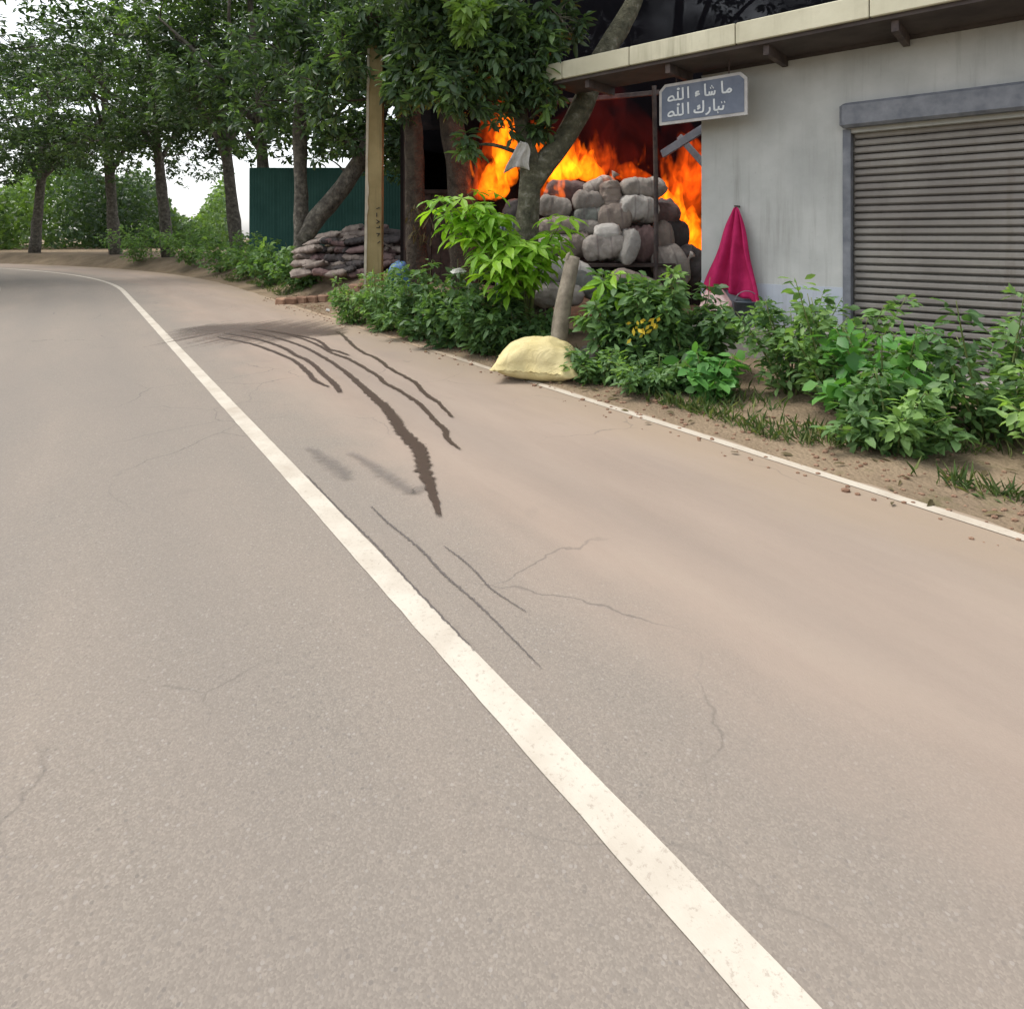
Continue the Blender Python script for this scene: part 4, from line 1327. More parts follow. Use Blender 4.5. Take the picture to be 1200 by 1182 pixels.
# B, C: trunks left of the fire
make_tree('leaning_tree', 'grey brown leaning trunk between the pole and the flames',
    [([(P(546, 340, 12).x, 12.0, 0.0), P(543, 260, 12), P(536, 190, 12), P(527, 120, 12.1), P(522, 40, 12.2), P(515, -80, 12.4)], [0.30, 0.27, 0.24, 0.21, 0.17, 0.1])],
    [C(510, 40, 12.0, 120, 90, 120, .35, .7), C(560, 20, 12.4, 120, 90, 110, .35, .7), C(470, 50, 12.0, 80, 80, 80, .35, .6), C(500, -70, 12.4, 260, 140, 260, .4, 1.3), C(600, -60, 12.8, 180, 120, 160, .35, 1.0)],
    'mango_leaf', 'bark_brown', 0.21, 8, 0.31)
make_tree('dark_trunk_tree', 'dark straight trunk right behind the concrete pole, with dry bits at mid height',
    [([(P(489, 345, 11.8).x, 11.8, 0.1), P(488, 300, 11.8), P(487, 230, 11.8), P(484, 150, 11.8), P(478, 60, 11.9), P(470, -60, 12.0)], [0.22, 0.19, 0.175, 0.165, 0.15, 0.08])],
    [C(478, 40, 11.6, 80, 90, 110, .3, .6), C(440, 20, 11.6, 110, 90, 130, .28, .7), C(470, 110, 11.5, 40, 60, 40, .35, .3), C(450, -60, 11.9, 240, 120, 220, .35, 1.2), C(425, 40, 12.1, 70, 60, 60, .42, .3), C(468, 62, 10.9, 34, 60, 30, .42, .25), C(436, 22, 10.9, 70, 44, 50, .42, .3), C(400, 60, 11.2, 80, 100, 90, .38, .5), C(390, 120, 11.4, 50, 40, 18, .45, .4), C(372, 100, 11.5, 60, 90, 50, .42, .4)],
    'mango_leaf', 'bark_brown', 0.21, 8, 0.31)
# dry leaves hanging on the dark trunk
pts = np.array([list(P(random.gauss(493, 11), random.uniform(238, 282), 11.5 + random.uniform(-.12, .1))) for _ in range(70)])
dd = np.stack([RNG.normal(0, .5, 70), RNG.normal(-.2, .3, 70), RNG.uniform(-1.2, -.1, 70)], 1)
dl = leaves_mesh('dry_vine', pts, dd, RNG.uniform(.10, .24, 70), RNG.uniform(.02, .05, 70), RNG.uniform(0, .8, 70), 'dry_leaf')
tag(dl, 'dry brown vine leaves clinging to the dark straight trunk', 'vine')

# D: tree at the left with a low leaning limb
make_tree('left_bank_tree', 'dark tree on the bank with a low limb rising towards the pole',
    [([(P(353, 316, 17).x, 17.0, 0.4), P(353, 280, 17), P(352, 200, 17), P(351, 100, 17), P(352, 0, 17), P(356, -100, 17)], [0.24, 0.2, 0.17, 0.16, 0.15, 0.1]),
     ([P(355, 282, 17), P(372, 256, 16.9), P(395, 228, 16.8), P(415, 200, 16.7), P(436, 160, 16.6), P(452, 100, 16.5), P(460, 30, 16.4)], [0.22, 0.24, 0.23, 0.22, 0.2, 0.17, 0.12])],
    [C(385, 40, 16, 120, 100, 200, .3, 1.2), C(395, 100, 16, 90, 70, 100, .4, .9), C(375, 140, 16, 50, 50, 34, .5, .6), C(430, 100, 15.8, 70, 100, 90, .3, .8), C(400, 165, 16.3, 90, 30, 26, .55, .5), C(375, 182, 16.4, 60, 26, 14, .5, .4),
     C(330, 60, 16, 120, 120, 160, .35, 1.2), C(300, 120, 16.2, 90, 80, 80, .35, .8), C(390, -50, 16.5, 260, 140, 260, .35, 2.0), C(430, 40, 16, 80, 90, 100, .3, .8)],
    'mango_leaf', 'bark_grey', 0.27, 9, 0.31)

# E: dark trees behind the store and shop
def auto_tree(name, label, x, y, h, cw, leaf='dark_leaf', bark='bark_brown', n=900, tint=.4, leaf_len=.26, group='trees further back', z0=None):
    z = ground_z(x, y) - 0.15 if z0 is None else z0
    rr = h * 0.0135 + 0.05
    lean = random.uniform(-1.5, 1.5)
    tp = [([(x, y, z), (x + lean * .3, y, z + h * .25), (x + lean * .7, y + .1, z + h * .5), (x + lean, y, z + h * .8)], [rr * 1.3, rr, rr * .8, rr * .35])]
    for w_ in range(4):
        a = random.uniform(0, 6.28)
        z1 = z + h * random.uniform(.28, .42)
        x1 = x + lean * (.3 + .4 * ((z1 - z) / h - .25) / .25)
        q1 = Vector((x1, y, z1))
        q4 = Vector((x + lean + math.cos(a) * cw * .36, y + math.sin(a) * cw * .36, z + h * random.uniform(.6, .78)))
        q2 = q1.lerp(q4, .3) + Vector((random.uniform(-.25, .25), random.uniform(-.25, .25), h * .03))
        q3 = q1.lerp(q4, .65) + Vector((random.uniform(-.4, .4), random.uniform(-.4, .4), h * .02))
        tp.append(([q1, q2, q3, q4], [rr * .5, rr * .4, rr * .28, rr * .12]))
    cl = []
    nc = 18
    for i in range(nc):
        a = i * 2.4 + random.uniform(-.4, .4)
        q = random.uniform(0.05, 1) ** .55
        zz = z + h * random.uniform(.34, .93)
        wq = cw * .5 * q * (1.0 - .45 * abs((zz - z) / h - .58) / .35)
        cl.append(((x + lean * .6 + math.cos(a) * wq, y + math.sin(a) * wq, zz), (cw * random.uniform(.14, .24), cw * random.uniform(.14, .24), h * random.uniform(.06, .12)), n // nc, tint + random.uniform(-.15, .15)))
    return make_tree(name, label, tp, cl, leaf, bark, leaf_len, 7, .34, group, True, .6)

auto_tree('shade_tree', 'dark leafy tree standing behind the shop roof', 4.2, 17.5, 12, 9.5, n=5200)
auto_tree('shade_tree', 'dark leafy tree behind the middle of the store', 0.2, 18.5, 12, 9, n=4200)
auto_tree('shade_tree', 'tall dark tree behind the far end of the shop', 10.5, 15, 11, 8, n=2500)

# F: trees along the road to the left
lt = [(17.5, 8.5, 9.0, 6.0, 'leafy tree behind the green sheet fence', 'mango_leaf', .35),
      (24.0, 6.3, 13.0, 9.0, 'big leafy tree on the bank just left of the bare trunk', 'mango_leaf', .42),
      (28.5, 7.0, 14.0, 9.5, 'tall tree at the start of the bend, second left of the bare trunk', 'dark_leaf', .8),
      (34.0, 6.6, 14.0, 10.0, 'broad crowned tree on the outside of the bend', 'mango_leaf', .38),
      (40.0, 7.5, 15.0, 11.0, 'tall tree closing the view along the road', 'mango_leaf', .30),
      (47.0, 8.0, 15.0, 11.0, 'far tree beyond the bend', 'dark_leaf', .9),
      (27.0, -5.8, 14.0, 13.0, 'large tree overhanging the upper left corner', 'mango_leaf', .36),
      (38.0, -5.2, 17.0, 11.0, 'tree on the near side of the road at the left edge', 'mango_leaf', .42),
      (46.0, -4.6, 16.0, 11.0, 'second tree on the near side where the road disappears', 'mango_leaf', .36),
      (56.0, 6.0, 15.0, 12.0, 'farthest tree where the road disappears', 'mango_leaf', .45)]
for s, n, h, cw, lab, lf, ti in lt:
    x, y = road_xy(s, n)
    auto_tree('roadside_tree', lab, float(x), float(y), h, cw, lf, 'bark_grey', 3000, ti, .32, 'trees along the road')

# a far wood that reads as one green mass behind the bend
npt = 70000
ang = RNG.uniform(R(24), R(62), npt)
dist = RNG.uniform(62, 95, npt)
px_, py_ = -np.sin(ang) * dist, np.cos(ang) * dist
top = 7 + 2.5 * np.sin(ang * 23) + 1.6 * np.sin(ang * 61 + 1)
pz_ = RNG.uniform(0, 1, npt) ** .8 * top
fw = leaves_mesh('distant_wood', np.stack([px_, py_, pz_], 1), RNG.normal(0, 1, (npt, 3)), RNG.uniform(.35, .65, npt), RNG.uniform(.2, .38, npt), np.clip(.45 + .3 * np.sin(ang * 31) + RNG.normal(0, .12, npt), 0, 1), 'mango_leaf', None, True, .8)
tag(fw, 'far green wood beyond the bend of the road', 'wood', None, 'stuff')

# ================================================================ POLE
pole_b = (P(438, 300, 11.5).x, 11.5)
pole = empty('concrete_pole', (pole_b[0], pole_b[1], 0.0), 'square ochre concrete pole with a pale edge and stencilled marks', 'pole')
ztop = CAM_H + (277 - 55) / 740 * 11.5
mb = MB()
wb, wt = 0.30, 0.235
for side, (x0b, x1b, x0t, x1t), mt, nm in (('a', (-.155, .150, -.085, .175), 'concrete_pole', 'shaft'),):
    pv = [(x0b, -.10, -.2), (x1b, -.10, -.2), (x1b, .10, -.2), (x0b, .10, -.2), (x0t, -.085, ztop), (x1t, -.085, ztop), (x1t, .085, ztop), (x0t, .085, ztop)]
    # subdivide along the height for slight unevenness
    v, f = [], []
    K = 26
    for k in range(K + 1):
        t = k / K
        for i in range(4):
            a, b = Vector(pv[i]), Vector(pv[i + 4])
            q = a.lerp(b, t)
            q.x += 0.006 * nz(i * 3, t * 9); q.y += 0.006 * nz(i * 3, t * 9, 4)
            v.append(q)
    for k in range(K):
        for i in range(4):
            j = (i + 1) % 4
            f.append((k * 4 + i, k * 4 + j, k * 4 + 4 + j, k * 4 + 4 + i))
    f += [(3, 2, 1, 0), tuple(K * 4 + i for i in range(4))]
    obj(nm, v, f, mt, pole)
# pale strip of uneven width along the left arris
v, f = [], []
K = 40
for k in range(K + 1):
    t = k / K
    xl = -.155 + t * .07
    w = .045 + .012 * nz(t * 14, 2) + (.02 if .42 < t < .55 and k % 3 else 0)
    zc = -.15 + t * (ztop + .13)
    v += [(xl - .012, -.11 + t * .014, zc), (xl - .012 + w, -.11 + t * .014, zc), (xl - .012 + w, -.06, zc), (xl - .012, .06, zc)]
for k in range(K):
    for i in range(4):
        j = (i + 1) % 4
        f.append((k * 4 + i, k * 4 + j, k * 4 + 4 + j, k * 4 + 4 + i))
f += [(3, 2, 1, 0), tuple(K * 4 + i for i in range(4))]
obj('pale_edge', v, f, 'pole_edge', pole)
# worn stencilled marks, one above another
mb = MB()
for k, py in enumerate((247, 254, 262, 269, 277, 285)):
    z = CAM_H - (py - 277) / 740 * 11.5
    xo = .075
    seg = [[(0, .03), (.05, .05)], [(0, .0), (.0, .06)], [(0, .06), (.045, .03), (0, .0)], [(0, .03), (.05, .03), (.05, .06)], [(.0, .05), (.05, .05), (.02, .0)], [(.02, .0), (.055, .03)]][k]
    for a, b in zip(seg[:-1], seg[1:]):
        a, b = Vector((xo + a[0], -.1085, z + a[1])), Vector((xo + b[0], -.1085, z + b[1]))
        t = (b - a).normalized(); up = Vector((0, -1, 0)); sd = t.cross(up)
        mb.box((a + b) / 2, ((b - a).length + .012, .016, .004), Matrix((t, sd, up)).transposed())
mb.build('stencil_mark', 'stencil_paint', pole)

# ================================================================ STUMP, FENCE, HEAP, SMALL THINGS
st_b, st_t = P(651, 400, 7.2), P(672, 301, 7.35)
v, f = tube([(st_b.x, st_b.y, -0.05), st_b.lerp(st_t, .4), st_b.lerp(st_t, .75), st_t], [.10, .092, .085, .078], 12, 6, .10, 3)
stump = empty('leaning_stump', (st_b.x, st_b.y, 0), 'leaning grey cut post behind the yellow sack', 'post')
obj('shaft', [Vector(p) - stump.location for p in v], f, 'weathered_timber', stump, True)
v, f = tube([st_t + Vector((-.06, -.02, -.10)), st_t + Vector((-.072, -.04, .0)), st_t + Vector((-.045, -.02, .05))], [.02, .026, .012], 7, 3, .1)
obj('splinter', [Vector(p) - stump.location for p in v], f, 'weathered_timber', stump, True)

# green sheet fence on the bank at the back left
gf_ = empty('green_sheet_fence', (P(395, 280, 23).x, 23, 0.5), 'dark green sheet fence behind the leaning limb', 'fence')
for k in range(7):
    x0 = -3.2 + k * 0.92
    v, f = [], []
    for j in range(2):
        for i in range(19):
            u = i / 18
            v.append((x0 + u * 0.96, 0.005 * math.cos(i * math.pi) + 0.014 * (k % 2), [0.1, 3.5 + 0.05 * nz(k, 3)][j]))
    for i in range(18):
        f.append((i, i + 1, 19 + i + 1, 19 + i))
    o = obj('sheet', v, f, 'green_sheet', gf_)
    md = o.modifiers.new('thickness', 'SOLIDIFY'); md.thickness = 0.006
for k in range(5):
    mb = MB(); mb.box((-3.2 + k * 1.6, 0.12, 1.7), (.07, .07, 3.4)); mb.build('fence_post', 'steel_grey', gf_)

# heap of flattened sacks and rubble on the bank
heap_rows = [(348, 440, 319, 7), (352, 482, 311, 11), (352, 482, 302, 11), (356, 480, 293, 10), (366, 478, 284, 9), (384, 472, 276, 7), (404, 462, 270, 4)]
hm = ['sack_brown', 'sack_red', 'sack_dark', 'sack_brown', 'sack_red', 'sack_dark']  # darker sack tones only: canopy shade is put into the heap's colour
ORD = ['first', 'second', 'third', 'fourth', 'fifth', 'sixth', 'seventh', 'eighth', 'ninth', 'tenth', 'eleventh']
hc = {'sack_brown': 'brown', 'sack_red': 'reddish', 'sack_dark': 'dark'}
for r, (x0, x1, py, n) in enumerate(heap_rows):
    Y = 15.2 + r * 0.22
    for i in range(n):
        px = x0 + (x1 - x0) * (i + random.uniform(.2, .8)) / n
        s = Y / 740.0
        v, f = sack_data(random.uniform(20, 36) * s, .5, random.uniform(.06, .10), .08, i * 2.1 + r * 7, .1, 12, 8, .18)
        o = obj('flattened_sack', v, f, hm[(i * 5 + r * 3 + (i * r) % 4) % 6], None, True, P(px, py + random.uniform(-2, 2), Y + random.uniform(-.2, .2)),
                (R(random.uniform(-12, 12)), R(random.uniform(-16, 16)), R(random.uniform(-30, 30))))
        tag(o, '%s flattened sack, %s from left in %s row from the bottom of the low heap' % (hc[o.data.materials[0].name], ORD[i], ORD[r]), 'sack', 'flattened sacks in the low heap')
# mound under the heap so nothing floats
v, f = blob((P(420, 310, 16.6).x, 16.75, 0.45), (1.5, .55, .98), 9.0)
tag(obj('earth_mound', v, f, 'soil', None, True), 'low earth mound under the heap of flattened sacks', 'mound')
# low laterite kerb stones on the bank
for i in range(11):
    px = 330 + i * 12.5
    q = P(px, 322 + 1.0 * (i % 2), 14.0)
    mb = MB(); mb.box((0, 0, 0), (.23 + .04 * (i % 3), .2, .17), None, .03)
    mb.v = [Vector(p) + Vector((.014 * nz(p[0] * 9 + i, p[1] * 9, p[2] * 9), 0, .02 * nz(p[0] * 7, p[1] * 7 + i, p[2] * 7))) for p in mb.v]
    o = mb.build('laterite_block', 'laterite', None, False, (q.x, q.y, ground_z(q.x, q.y) + .06), (0, 0, R(random.uniform(-12, 12) - 20)))
    tag(o, 'rough laterite block, %s from the left in the row edging the bank' % ORD[i], 'block', 'laterite blocks along the bank')

def small(name, px, py, Y, L, W, H, mt, label, cat, rot=(0, 0, 0), seed=1, rest=None):
    v, f = sack_data(L, W, H * .6, H * .4, seed, .10, 16, 12, .06, 2.6, .5, min(.018, H * .08))
    v = [(x, y, z if abs(z) > .03 else z * min(1, H * 4)) for x, y, z in v]
    o = obj(name, v, f, mt, None, True, P(px, py, Y), tuple(R(a) for a in rot))
    return tag(o, label, cat)
small('plastic_bundle', 466, 335, 10.6, .42, .38, .66, 'blue_plastic', 'blue plastic bundle beside the foot of the dark trunk', 'bundle', (8, 6, 10), 5)
small('plastic_scrap', 537, 318, 8.15, .20, .14, .06, 'paper_scrap', 'small white scrap lying among the shrub tops', 'scrap', (10, -8, 20), 8)
lp = B(2.18, WO - 0.24, 0.63)
v, f = sack_data(.34, .30, .20, .15, 21, .12, 16, 12, .15)
tag(obj('cloth_bundle', v, f, 'pink_plastic', None, True, lp, (R(10), R(-24), R(-30))), 'pale pink bundle on the ledge under the magenta cloth', 'bundle')
# dark bucket on the ledge
bk = empty('plastic_bucket', B(2.52, WO - 0.22, 0.46), 'dark grey plastic bucket on the ledge beside the pink bundle', 'bucket')
prof = [(.0, .0), (.10, .0), (.105, .01), (.135, .27), (.146, .272), (.146, .29), (.128, .288), (.10, .02), (.0, .02)]
v, f = [], []
for (r_, z_) in prof:
    for i in range(18):
        a = 2 * math.pi * i / 18
        v.append((max(r_, .001) * math.cos(a), max(r_, .001) * math.sin(a), z_))
for k in range(len(prof) - 1):
    for i in range(18):
        j = (i + 1) % 18
        f.append((k * 18 + i, k * 18 + j, k * 18 + 18 + j, k * 18 + 18 + i))
obj('body', v, f, 'dark_plastic', bk, True)
hp = [(0.14 * math.cos(a), -0.03, 0.275 + 0.13 * math.sin(a)) for a in np.linspace(0, math.pi, 9)]
v, f = tube(hp, [.005], 6, 2, 0)
obj('handle', v, f, 'steel_grey', bk, True)

# grey rock beside the yellow sack
v, f = blob((0, 0, 0), (.17, .14, .12), 31, 14, 10)
q = PG(688, 432)
tag(obj('rock', v, f, 'rock', None, True, (q.x, q.y + .15, .09)), 'dark grey rock half hidden in weeds right of the yellow sack', 'rock')

# ================================================================ SHRUBS
def shrub(name, label, px, py, top_py, wpx, leaf='shrub_leaf', leaf_len=.085, lw=.5, n=1500, tint=.4, group='shrubs along the far verge', stems=9, lift=.25, fl=None, base=None, h=None, wm=None):
    b = PG(px, py) if base is None else Vector((base[0], base[1], 0))
    Y = b.y
    z0 = ground_z(b.x, b.y)
    if h is None:
        h = CAM_H - (top_py - 277) / 740.0 * Y - z0
        wm = wpx * Y / 740.0 / 2
    e = empty(name, (b.x, b.y, z0 - .02), label, 'shrub', group)
    mb = MB()
    pos, dirs = [], []
    stems = 15
    per = max(3, int(n * .78) // (stems * 6))
    stint = []
    for s in range(stems):
        a = s * 2.399 + random.uniform(-.5, .5)
        q = (random.uniform(.02, 1)) ** .6
        hh = h * (1 - .38 * q * q) * random.choice((random.uniform(.5, .8), random.uniform(.75, 1.0), random.uniform(.95, 1.25)))
        tip = Vector((math.cos(a) * wm * q * 1.08, math.sin(a) * wm * q * .75, hh))
        root = Vector((math.cos(a) * .06, math.sin(a) * .06, 0))
        mid = root.lerp(tip, .5) + Vector((math.cos(a) * wm * .1, 0, h * .08))
        tip += Vector((math.cos(a) * .06, math.sin(a) * .06, -.04 * random.random()))
        v, f = tube([root, mid, tip], [.010, .007, .003], 5, 4, 0)
        mb.add(v, f)
        path = catmull([root, mid, tip], 8)
        dt = random.gauss(0, .15)
        for k in range(6):
            t = .12 + .88 * (k + random.random()) / 6
            c = path[min(len(path) - 1, int(t * (len(path) - 1)))]
            rr = wm * (.32 - .21 * t) + .03
            for _ in range(per):
                d = Vector((random.gauss(0, 1), random.gauss(0, 1), random.gauss(0, .7))).normalized()
                p = c + d * rr * random.uniform(.15, 1)
                if p.z < .02:
                    p.z = random.uniform(.02, .12)
                pos.append(p)
                o = Vector((p.x * .5 + d.x * .8, p.y * .5 + d.y * .8, 0))
                o.normalize()
                dirs.append((o.x + random.gauss(0, .5), o.y + random.gauss(0, .5), random.gauss(.0, .5)))
                stint.append(dt)
    mb.build('stems', 'green_stem', e, True)['kind'] = 'stuff'
    pos = np.array([tuple(p) for p in pos]); dirs = np.array(dirs)
    N = len(pos)
    L = leaf_len * RNG.uniform(.55, 1.25, N)
    tn = tint + np.array(stint) + RNG.normal(0, .13, N)
    leaves_mesh('foliage', pos, dirs, L, L * lw * RNG.uniform(.8, 1.2, N), tn, leaf, e, False, .5)
    return e, h, wm

S_ = [
 ('light green feathery shrub at the left end of the verge, before the pole', 412, 379, 318, 76, 'shrub_leaf', .10, .34, 2000, .62),
 ('light green shrub right at the foot of the concrete pole', 450, 388, 306, 76, 'shrub_leaf', .11, .38, 2200, .58),
 ('dark green shrub below the dark trunk', 492, 398, 312, 84, 'shrub_leaf', .12, .5, 2300, .30),
 ('bluish green dense shrub in the middle of the left hedge', 532, 408, 306, 96, 'shrub_leaf', .125, .5, 2600, .24),
 ('green shrub under the young bright plant', 574, 416, 318, 92, 'shrub_leaf', .125, .48, 2400, .34),
 ('low green shrub directly behind the yellow sack', 612, 418, 350, 84, 'shrub_leaf', .11, .46, 1800, .40),
 ('low weeds left of the leaning stump foot', 632, 416, 370, 50, 'shrub_leaf', .10, .42, 1100, .5),
 ('low weeds just right of the yellow sack', 700, 450, 398, 76, 'shrub_leaf', .10, .4, 1200, .45),
 ('leafy shrub with a bright top sprig right of the leaning stump', 726, 442, 322, 80, 'shrub_leaf', .135, .46, 2100, .42),
 ('full green shrub with a few yellow leaves', 765, 446, 318, 104, 'shrub_leaf', .135, .46, 2500, .42),
 ('greyish green shrub in front of the white wall', 814, 450, 338, 92, 'shrub_leaf', .12, .46, 2200, .32),
 ('low broad leaved bright plant in front of the blue dado', 832, 468, 404, 62, 'broad_leaf', .14, .72, 460, .5),
 ('low weeds below the shrub with yellow leaves', 766, 462, 412, 90, 'shrub_leaf', .10, .42, 1500, .42),
]
flower_host = None
for lab, px, py, tp, w, lf, ll, lw, n, ti in S_:
    e, h, wm = shrub('verge_shrub', lab, px, py, tp, w, lf, ll, lw, n, ti)
    if 'yellow leaves' in lab:
        for k in range(11):
            fp = P(random.gauss(757, 9), random.gauss(381, 6), e.location.y - .40 + random.uniform(-.05, .1)) - e.location
            a = random.uniform(0, 6.28)
            d = Vector((math.cos(a), -.5, math.sin(a) - .3)).normalized() * random.uniform(.05, .085)
            s2 = d.cross(Vector((random.uniform(-.4, .4), 1, .2))).normalized() * .018
            mbf = MB().add([fp, fp + d * .5 + s2, fp + d, fp + d * .5 - s2], [(0, 1, 2, 3)])
            mbf.build('yellow_leaf', 'yellow_petal', e)
# beyond the photograph's middle strip: the hedge goes on both ways
ext = [('round green shrub in front of the shop wall right of the broad leaved plant', 3.25, 5.35, 1.0, .5, .42, 'shrub_leaf'),
       ('mid green shrub second right of the broad leaved plant', 2.75, 5.25, 1.05, .55, .5, 'shrub_leaf'),
       ('bright broad leaved shrub in front of the steel shutter', 2.3, 5.1, .8, .5, .45, 'broad_leaf'),
       ('dark green shrub beside the bright one at the shutter', 1.75, 5.35, 1.15, .6, .32, 'shrub_leaf'),
       ('yellowish green shrub near the right edge of the view', 1.2, 5.15, .9, .5, .66, 'shrub_leaf'),
       ('low green shrub nearest the road at the right', 2.05, 4.62, .5, .38, .5, 'shrub_leaf'),
       ('last dense shrub at the right edge of the view', 0.6, 5.2, 1.1, .6, .4, 'shrub_leaf'),
       ('green shrub on the bank left of the bare trunk', 16.5, 4.9, 1.2, .9, .5, 'shrub_leaf'),
       ('bushy shrub on the bank further left', 19.0, 4.8, 1.4, 1.0, .42, 'shrub_leaf'),
       ('light green shrub on the bank before the bend', 21.8, 4.9, 1.3, 1.1, .6, 'shrub_leaf'),
       ('large shrub at the start of the bend', 25.0, 4.9, 1.7, 1.3, .4, 'shrub_leaf'),
       ('dark shrub on the outside of the bend', 29.0, 5.2, 1.9, 1.5, .35, 'shrub_leaf'),
       ('shrub mass where the road leaves the view', 34.0, 5.2, 2.0, 1.7, .5, 'shrub_leaf'),
       ('shrub on the near verge at the far left', 37.0, -2.9, 1.4, 1.3, .5, 'shrub_leaf'),
       ('taller shrub on the near verge at the bend', 43.0, -2.9, 1.7, 1.5, .4, 'shrub_leaf')]
for lab, s, n, h, wm, ti, lf in ext:
    x, y = road_xy(s, n)
    far = s > 10
    shrub('verge_shrub', lab, 0, 0, 0, 0, lf, (.17 if far else .095) if lf != 'broad_leaf' else .13, .5 if lf != 'broad_leaf' else .7, 1700 if lf != 'broad_leaf' else 700, ti, base=(float(x), float(y)), h=h, wm=wm)

# young bright plant with lobed leaves, every leaf its own part
def lobed_leaf(L, seed):
    v, f = [(0, 0, 0)], []
    lobes = [-115, -62, 0, 62, 115]
    for k, a in enumerate(lobes):
        ln = L * (1.0 if k == 2 else .86 if k in (1, 3) else .58)
        c, s = math.cos(R(a)), math.sin(R(a))
        def q(t, w, z):
            return (c * t * ln - s * w * ln, s * t * ln + c * w * ln, z * ln)
        b = len(v)
        v += [q(.45, .17, .02), q(.45, 0, -.03), q(.45, -.17, .02), q(.75, .13, -.05), q(.75, 0, -.09), q(.75, -.13, -.05), q(1, 0, -.22)]
        f += [(0, b + 1, b), (0, b + 2, b + 1), (b, b + 1, b + 4, b + 3), (b + 1, b + 2, b + 5, b + 4), (b + 3, b + 4, b + 6), (b + 4, b + 5, b + 6)]
    return v, f
def lobed_mesh(L, tint, mat):
    v, f = lobed_leaf(L, 0)
    me = bpy.data.meshes.new('leaf')
    me.from_pydata(v, [], f)
    at = me.attributes.new('tint', 'FLOAT', 'POINT')
    at.data.foreach_set('value', np.full(len(v), tint, np.float32))
    me.materials.append(MATS[mat])
    me.update()
    return me
LM = [lobed_mesh(.235 + .02 * i, .25 + .12 * i, 'fresh_leaf') for i in range(5)]
def young_plant(label, base, tips, n_leaf, spread):
    e = empty('young_plant', base, label, 'plant')
    for ti_, (px, py, Y) in enumerate(tips):
        tip = P(px, py, Y) - Vector(base)
        mid = Vector((tip.x * .35, tip.y * .4, tip.z * .6))
        v, f = tube([(0, 0, 0), mid, tip], [.016, .012, .006], 6, 5, .05, ti_)
        obj('stem', v, f, 'green_stem', e, True)
        path = catmull([(0, 0, 0), mid, tip], 10)
        for k in range(n_leaf):
            t = .62 + .38 * (k / max(1, n_leaf - 1))
            c = path[int(t * (len(path) - 1))]
            a = k * 2.399 + ti_
            rr = spread * random.uniform(.35, 1.0)
            d = Vector((math.cos(a) * rr, math.sin(a) * rr, random.uniform(-.05, .09)))
            pos = Vector(c) + d
            o = link('leaf', LM[(k + ti_) % 5], e, pos)
            yaw = math.atan2(d.y, d.x)
            o.rotation_euler = (R(random.uniform(-22, 22)), R(random.uniform(8, 42)), yaw)
            vv, ff = tube([c, Vector(c).lerp(pos, .5) + Vector((0, 0, .02)), pos], [.0035, .003], 4, 2, 0)
            obj('stalk', vv, ff, 'green_stem', e, True)
    return e
yb = PG(618, 408)
young_plant('young plant with bright yellow green lobed leaves before the forked trunk', (yb.x, yb.y + .1, ground_z(yb.x, yb.y)),
            [(512, 232, 7.9), (545, 240, 7.8), (560, 262, 7.7), (590, 285, 7.6), (612, 300, 7.6), (650, 268, 7.7), (640, 292, 7.6), (572, 300, 7.6), (530, 262, 7.9), (605, 312, 7.5), (625, 285, 7.7), (660, 255, 7.8), (548, 228, 7.8), (575, 250, 7.7), (585, 268, 7.6), (560, 285, 7.6), (598, 300, 7.5), (505, 240, 7.9), (556, 248, 7.7), (566, 232, 7.75), (548, 270, 7.7), (578, 318, 7.5), (535, 245, 7.8)], 9, .18)
yb2 = PG(716, 436)
young_plant('bright lobed sprig standing out of the shrub right of the leaning stump', (yb2.x, yb2.y, ground_z(yb2.x, yb2.y)),
            [(728, 318, 6.75), (708, 328, 6.75), (742, 330, 6.75)], 6, .10)

# ---------------- grass and weeds on the verge, pebbles, litter (uncountable)
pts, dirs = [], []
for _ in range(5200):
    s = random.uniform(-6, 24) if random.random() < .45 else random.uniform(-5, 9)
    n = 4.25 + abs(random.gauss(0, .55)) + .25 * nz(s * .9, 5)
    if nz(s * 1.3, n * 1.6, 8) < -.05 or (11 < s < 15.5 and n < 5.6):
        continue
    x, y = road_xy(s, n)
    x, y = float(x), float(y)
    z = height_sn(s, n)
    for _ in range(3):
        pts.append((x + random.gauss(0, .02), y + random.gauss(0, .02), z - .005))
        dirs.append((random.gauss(0, .5), random.gauss(0, .5), random.uniform(.4, 1.2)))
pts, dirs = np.array(pts), np.array(dirs)
N = len(pts)
g = leaves_mesh('verge_grass', pts, dirs, RNG.uniform(.05, .16, N), RNG.uniform(.006, .016, N), RNG.uniform(0, 1, N), 'grass_blade', None, True, .8)
tag(g, 'short grass and weeds along the foot of the shrubs', 'grass', None, 'stuff')

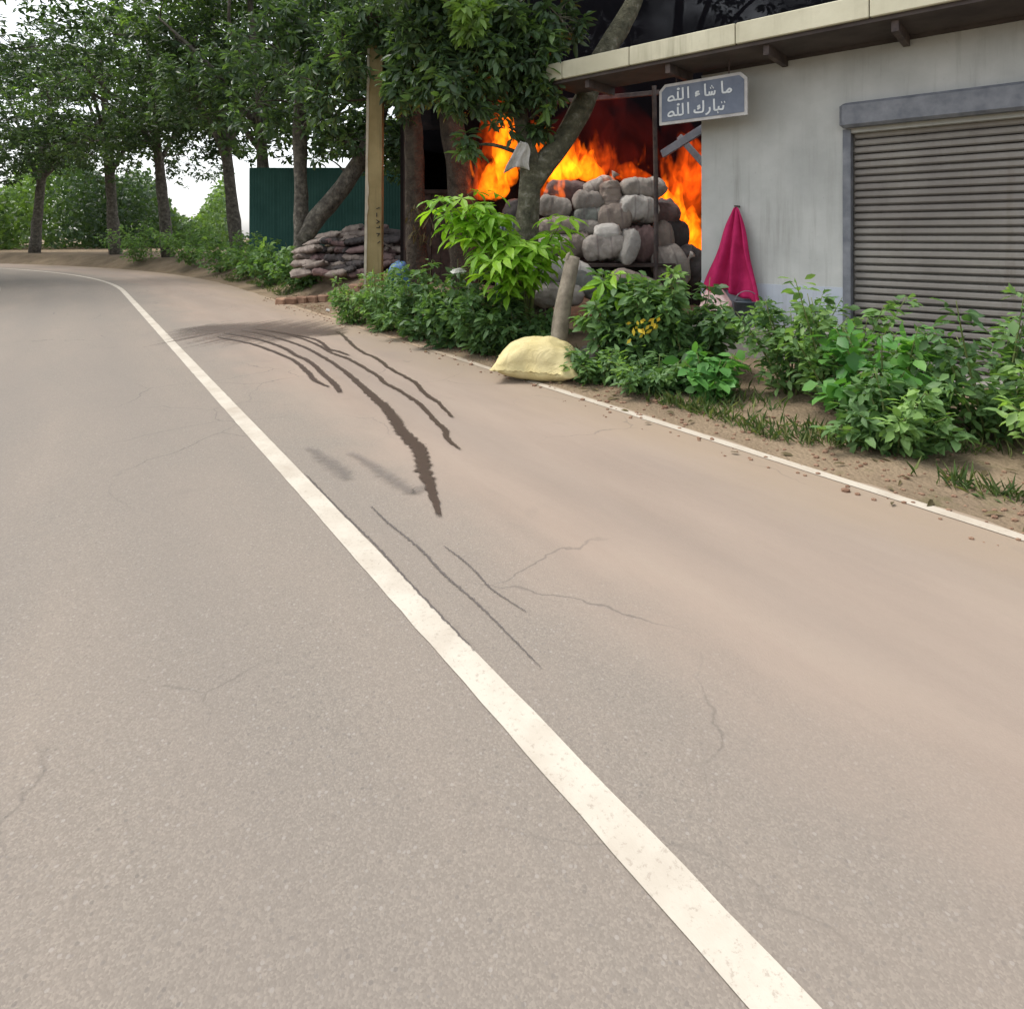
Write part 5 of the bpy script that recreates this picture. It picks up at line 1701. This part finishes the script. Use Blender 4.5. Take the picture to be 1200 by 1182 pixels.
ico = [(0, 0, 1), (.89, 0, .45), (.28, .85, .45), (-.72, .53, .45), (-.72, -.53, .45), (.28, -.85, .45), (.72, .53, -.45), (-.28, .85, -.45), (-.89, 0, -.45), (-.28, -.85, -.45), (.72, -.53, -.45), (0, 0, -1)]
icf = [(0, 1, 2), (0, 2, 3), (0, 3, 4), (0, 4, 5), (0, 5, 1), (1, 6, 2), (2, 7, 3), (3, 8, 4), (4, 9, 5), (5, 10, 1), (6, 7, 2), (7, 8, 3), (8, 9, 4), (9, 10, 5), (10, 6, 1), (11, 7, 6), (11, 8, 7), (11, 9, 8), (11, 10, 9), (11, 6, 10)]
mb = MB()
for _ in range(2600):
    s = random.uniform(-6, 16)
    n = random.gauss(4.25, .32)
    if n < 3.6:
        continue
    x, y = road_xy(s, n)
    r = random.uniform(.004, .016) * (1.6 if random.random() < .06 else 1)
    z = max(height_sn(s, n), 0.0) + r * .3
    mb.add([(float(x) + a * r * 1.2, float(y) + b * r, z + c * r * .7) for a, b, c in ico], icf)
pb = mb.build('gravel', 'laterite', None, False)
tag(pb, 'small stones and grit scattered along the road edge', 'gravel', None, 'stuff')

# leaf litter on the verge
pts, dirs = [], []
for _ in range(420):
    s, n = random.uniform(-6, 16), random.gauss(4.5, .4)
    if n < 3.7:
        continue
    x, y = road_xy(s, n)
    pts.append((float(x), float(y), max(height_sn(s, n), 0) + .012))
    a = random.uniform(0, 6.28)
    dirs.append((math.cos(a), math.sin(a), random.uniform(-.1, .3)))
pts, dirs = np.array(pts), np.array(dirs)
N = len(pts)
tag(leaves_mesh('leaf_litter', pts, dirs, RNG.uniform(.04, .11, N), RNG.uniform(.015, .04, N), RNG.uniform(0, 1, N), 'dry_leaf', None, False, .3),
    'dry fallen leaves along the edge of the road', 'leaf litter', None, 'stuff')
# scraps of litter that show as white specks
for i, (px, py, lab) in enumerate([(402, 369, 'white litter scrap on the verge below the feathery shrub'), (758, 459, 'white speck of litter on the verge below the shrub with yellow leaves'),
                                   (384, 366, 'pale litter scrap at the left end of the verge')]):
    q = PG(px, py)
    v, f = sack_data(.10 if i != 1 else .05, .07 if i != 1 else .04, .02, .015, 40 + i, .3, 8, 6, .4)
    tag(obj('litter_scrap', v, f, 'paper_scrap', None, True, (q.x, q.y, ground_z(q.x, q.y) + .03), (R(15), R(10), i)), lab, 'litter')
